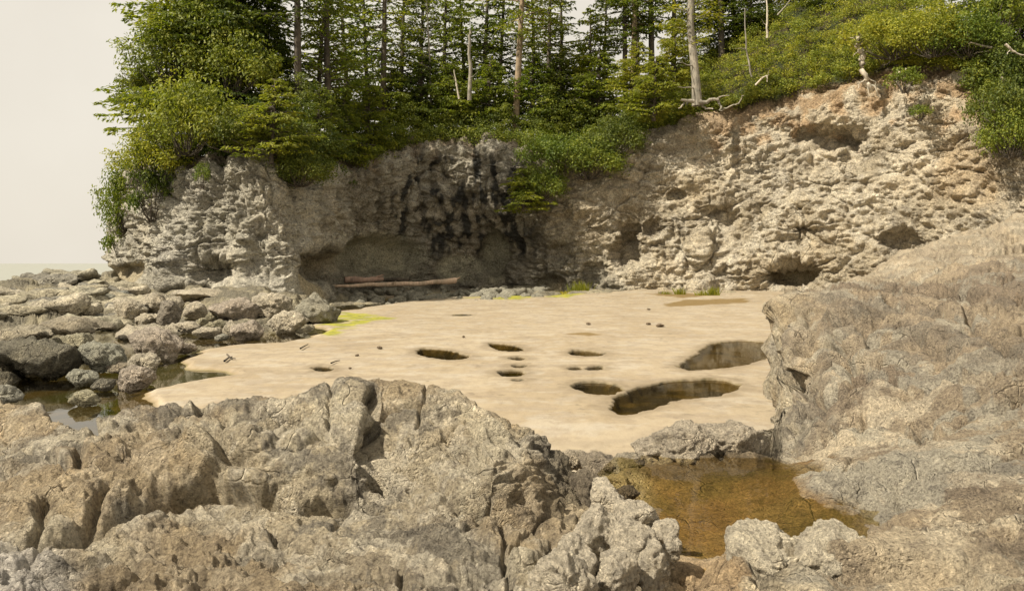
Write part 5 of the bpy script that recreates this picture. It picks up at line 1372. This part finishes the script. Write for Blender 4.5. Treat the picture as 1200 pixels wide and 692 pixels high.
# ------------------------------------------------------------------ driftwood on the rubble
def log(label, pts, d, rad, mat, knots=()):
    pth = np.array([P(a, b, dd_) for (a, b), dd_ in zip(pts, d)])
    tn = np.linspace(0, 1, 16); t_ = np.linspace(0, 1, len(pts))
    pth = np.stack([np.interp(tn, t_, pth[:, i]) for i in range(3)], -1)
    pth[:, 1:] += r.normal(size=(16, 2)) * .03
    o_ = pth[8]
    rd = np.interp(tn, np.linspace(0, 1, len(rad)), rad) * (1 + .06 * r.normal(size=16))
    e = empty('driftwood_log', tuple(o_)); tag(e, label, 'log', 'driftwood logs under the cliff')
    c_, f_ = tube(pth, rd, 12)
    c2, f2_ = tube(pth[[0, 0]] + np.array([[0, 0, 0], [.001, 0, 0]]), [rd[0], .001], 12)
    c3, f3 = tube(pth[[15, 15]] + np.array([[-.001, 0, 0], [.0, 0, 0]]), [rd[15], .001], 12)
    pobj('stem', [(c_, f_), (c2, f2_), (c3, f3)], mat, e, o_)
    for (x1, y1, x2, y2, dd_, rr) in knots:
        pobj('branch_stub', [tube(wob_path(P(x1, y1, dd_), P(x2, y2, dd_), 5, .03, r), np.linspace(rr, rr * .6, 5), 6)], mat, e, o_)
log('long pale driftwood log lying along the top of the rubble', [(390, 334.5), (430, 333.5), (470, 332.5), (505, 331), (534, 328)], [70, 71, 72, 73, 74], [.10, .17, .21, .2, .28], M_LOG, [(531, 329, 539, 325, 73.8, .14), (460, 332, 464, 329, 71.5, .08)])
log('short thick reddish log behind the long pale log', [(404, 327), (425, 328), (449, 327)], [73.5, 74, 74.5], [.30, .28, .2], M_LOG_R, [(440, 325, 450, 322, 74.2, .1)])
log('dark rotten log piece behind the middle of the long pale log', [(449, 328), (465, 327), (480, 328)], [76, 76, 76], [.16, .2, .14], M_BARK_D)

# ------------------------------------------------------------------ yellow grass at the foot of the cliff
def tuft(label, px, py, d, hgt, n, wid, seed, mat):
    rr = np.random.default_rng(seed); o_ = P(px, py, d); o_[2] = max(o_[2], .1)
    cs, fs, k = [], [], 0
    for i in range(n):
        b = np.array([rr.normal() * wid, rr.normal() * wid * .5, -.1]); h_ = hgt * rr.uniform(.5, 1.1)
        ln = np.array([rr.normal() * .3, rr.normal() * .25, 1]) * h_; w_ = np.array([.035, .01, 0])
        cs += [b - w_, b + w_, b + ln * .6 + w_ * .7, b + ln * .6 - w_ * .7, b + ln + np.array([rr.normal() * .1, 0, -.05]), ]
        fs += [[k, k + 1, k + 2, k + 3], [k + 3, k + 2, k + 4, k + 4]]; k += 5
    cs = np.array(cs); me = bpy.data.meshes.new('grass_tuft')
    me.from_pydata(cs.tolist(), [], [f_[:3] if f_[2] == f_[3] else f_ for f_ in [[a for a in f] for f in fs]])
    me.materials.append(mat)
    o = link('grass_tuft', me); o.location = tuple(o_); tag(o, label, 'grass', 'yellow grass tufts at the cliff foot')
M_GRASS = leaf_material('yellow_grass', (.25, .24, .03), (.5, .45, .06), .3)
tuft('tallest yellow green grass tuft at the water line in the middle of the cliff foot', 680, 345, 75, 1.4, 160, .42, 1, M_GRASS)
tuft('low yellow green grass left of the tallest tuft', 664, 347, 74, .5, 120, .7, 2, M_GRASS)
tuft('rightmost yellow grass tuft on the sand at the foot of the right cliff', 836, 349, 69, 1.1, 90, .24, 3, M_GRASS)
tuft('thin yellow grass tuft just left of the rightmost one', 822, 349, 69, .7, 60, .3, 4, M_GRASS)
tuft('yellow grass tuft at the left end of the brown puddle', 797, 348, 70, 1.0, 70, .2, 5, M_GRASS)
tuft('faint yellow grass tuft furthest left of the brown puddle', 780, 347, 71, .7, 50, .3, 6, M_GRASS)

# ------------------------------------------------------------------ two small birds off the headland
M_BIRD = bark_material('bird_plumage', (.04, .035, .03), (.10, .09, .08))
def bird(label, px, py, d, span, bank, seed):
    c_ = P(px, py, d); e = empty('bird', tuple(c_), .5); tag(e, label, 'bird', 'birds gliding beside the headland')
    pobj('body', [tube([(-.28 * span, 0, 0), (-.2 * span, 0, .0), (0, 0, .01), (.16 * span, 0, .02), (.24 * span, 0, .03), (.3 * span, 0, .02)], [.01, .04 * span, .07 * span, .05 * span, .035 * span, .005], 8)], M_BIRD, e)
    for sgn in (-1, 1):
        v_ = [(.1 * span, 0, .02), (.13 * span, sgn * .25 * span, .1 * span + sgn * bank), (.02 * span, sgn * .52 * span, .04 * span + sgn * bank * 2), (-.06 * span, sgn * .28 * span, .07 * span + sgn * bank), (-.1 * span, 0, .0)]
        v2 = [(a, b, c - .02 * span) for a, b, c in v_]
        me = bpy.data.meshes.new('wing'); me.from_pydata(v_ + v2, [], [(0, 1, 3, 4), (1, 2, 3), (5, 9, 8, 6), (6, 8, 7), (0, 5, 6, 1), (1, 6, 7, 2), (2, 7, 8, 3), (3, 8, 9, 4)])
        me.materials.append(M_BIRD); link('wing', me, e)
bird('upper of the two small dark birds in the sky left of the headland', 166, 33, 70, .75, .05, 1)
bird('lower small dark bird nearer to the trees', 176, 50, 70, .75, -.04, 2)
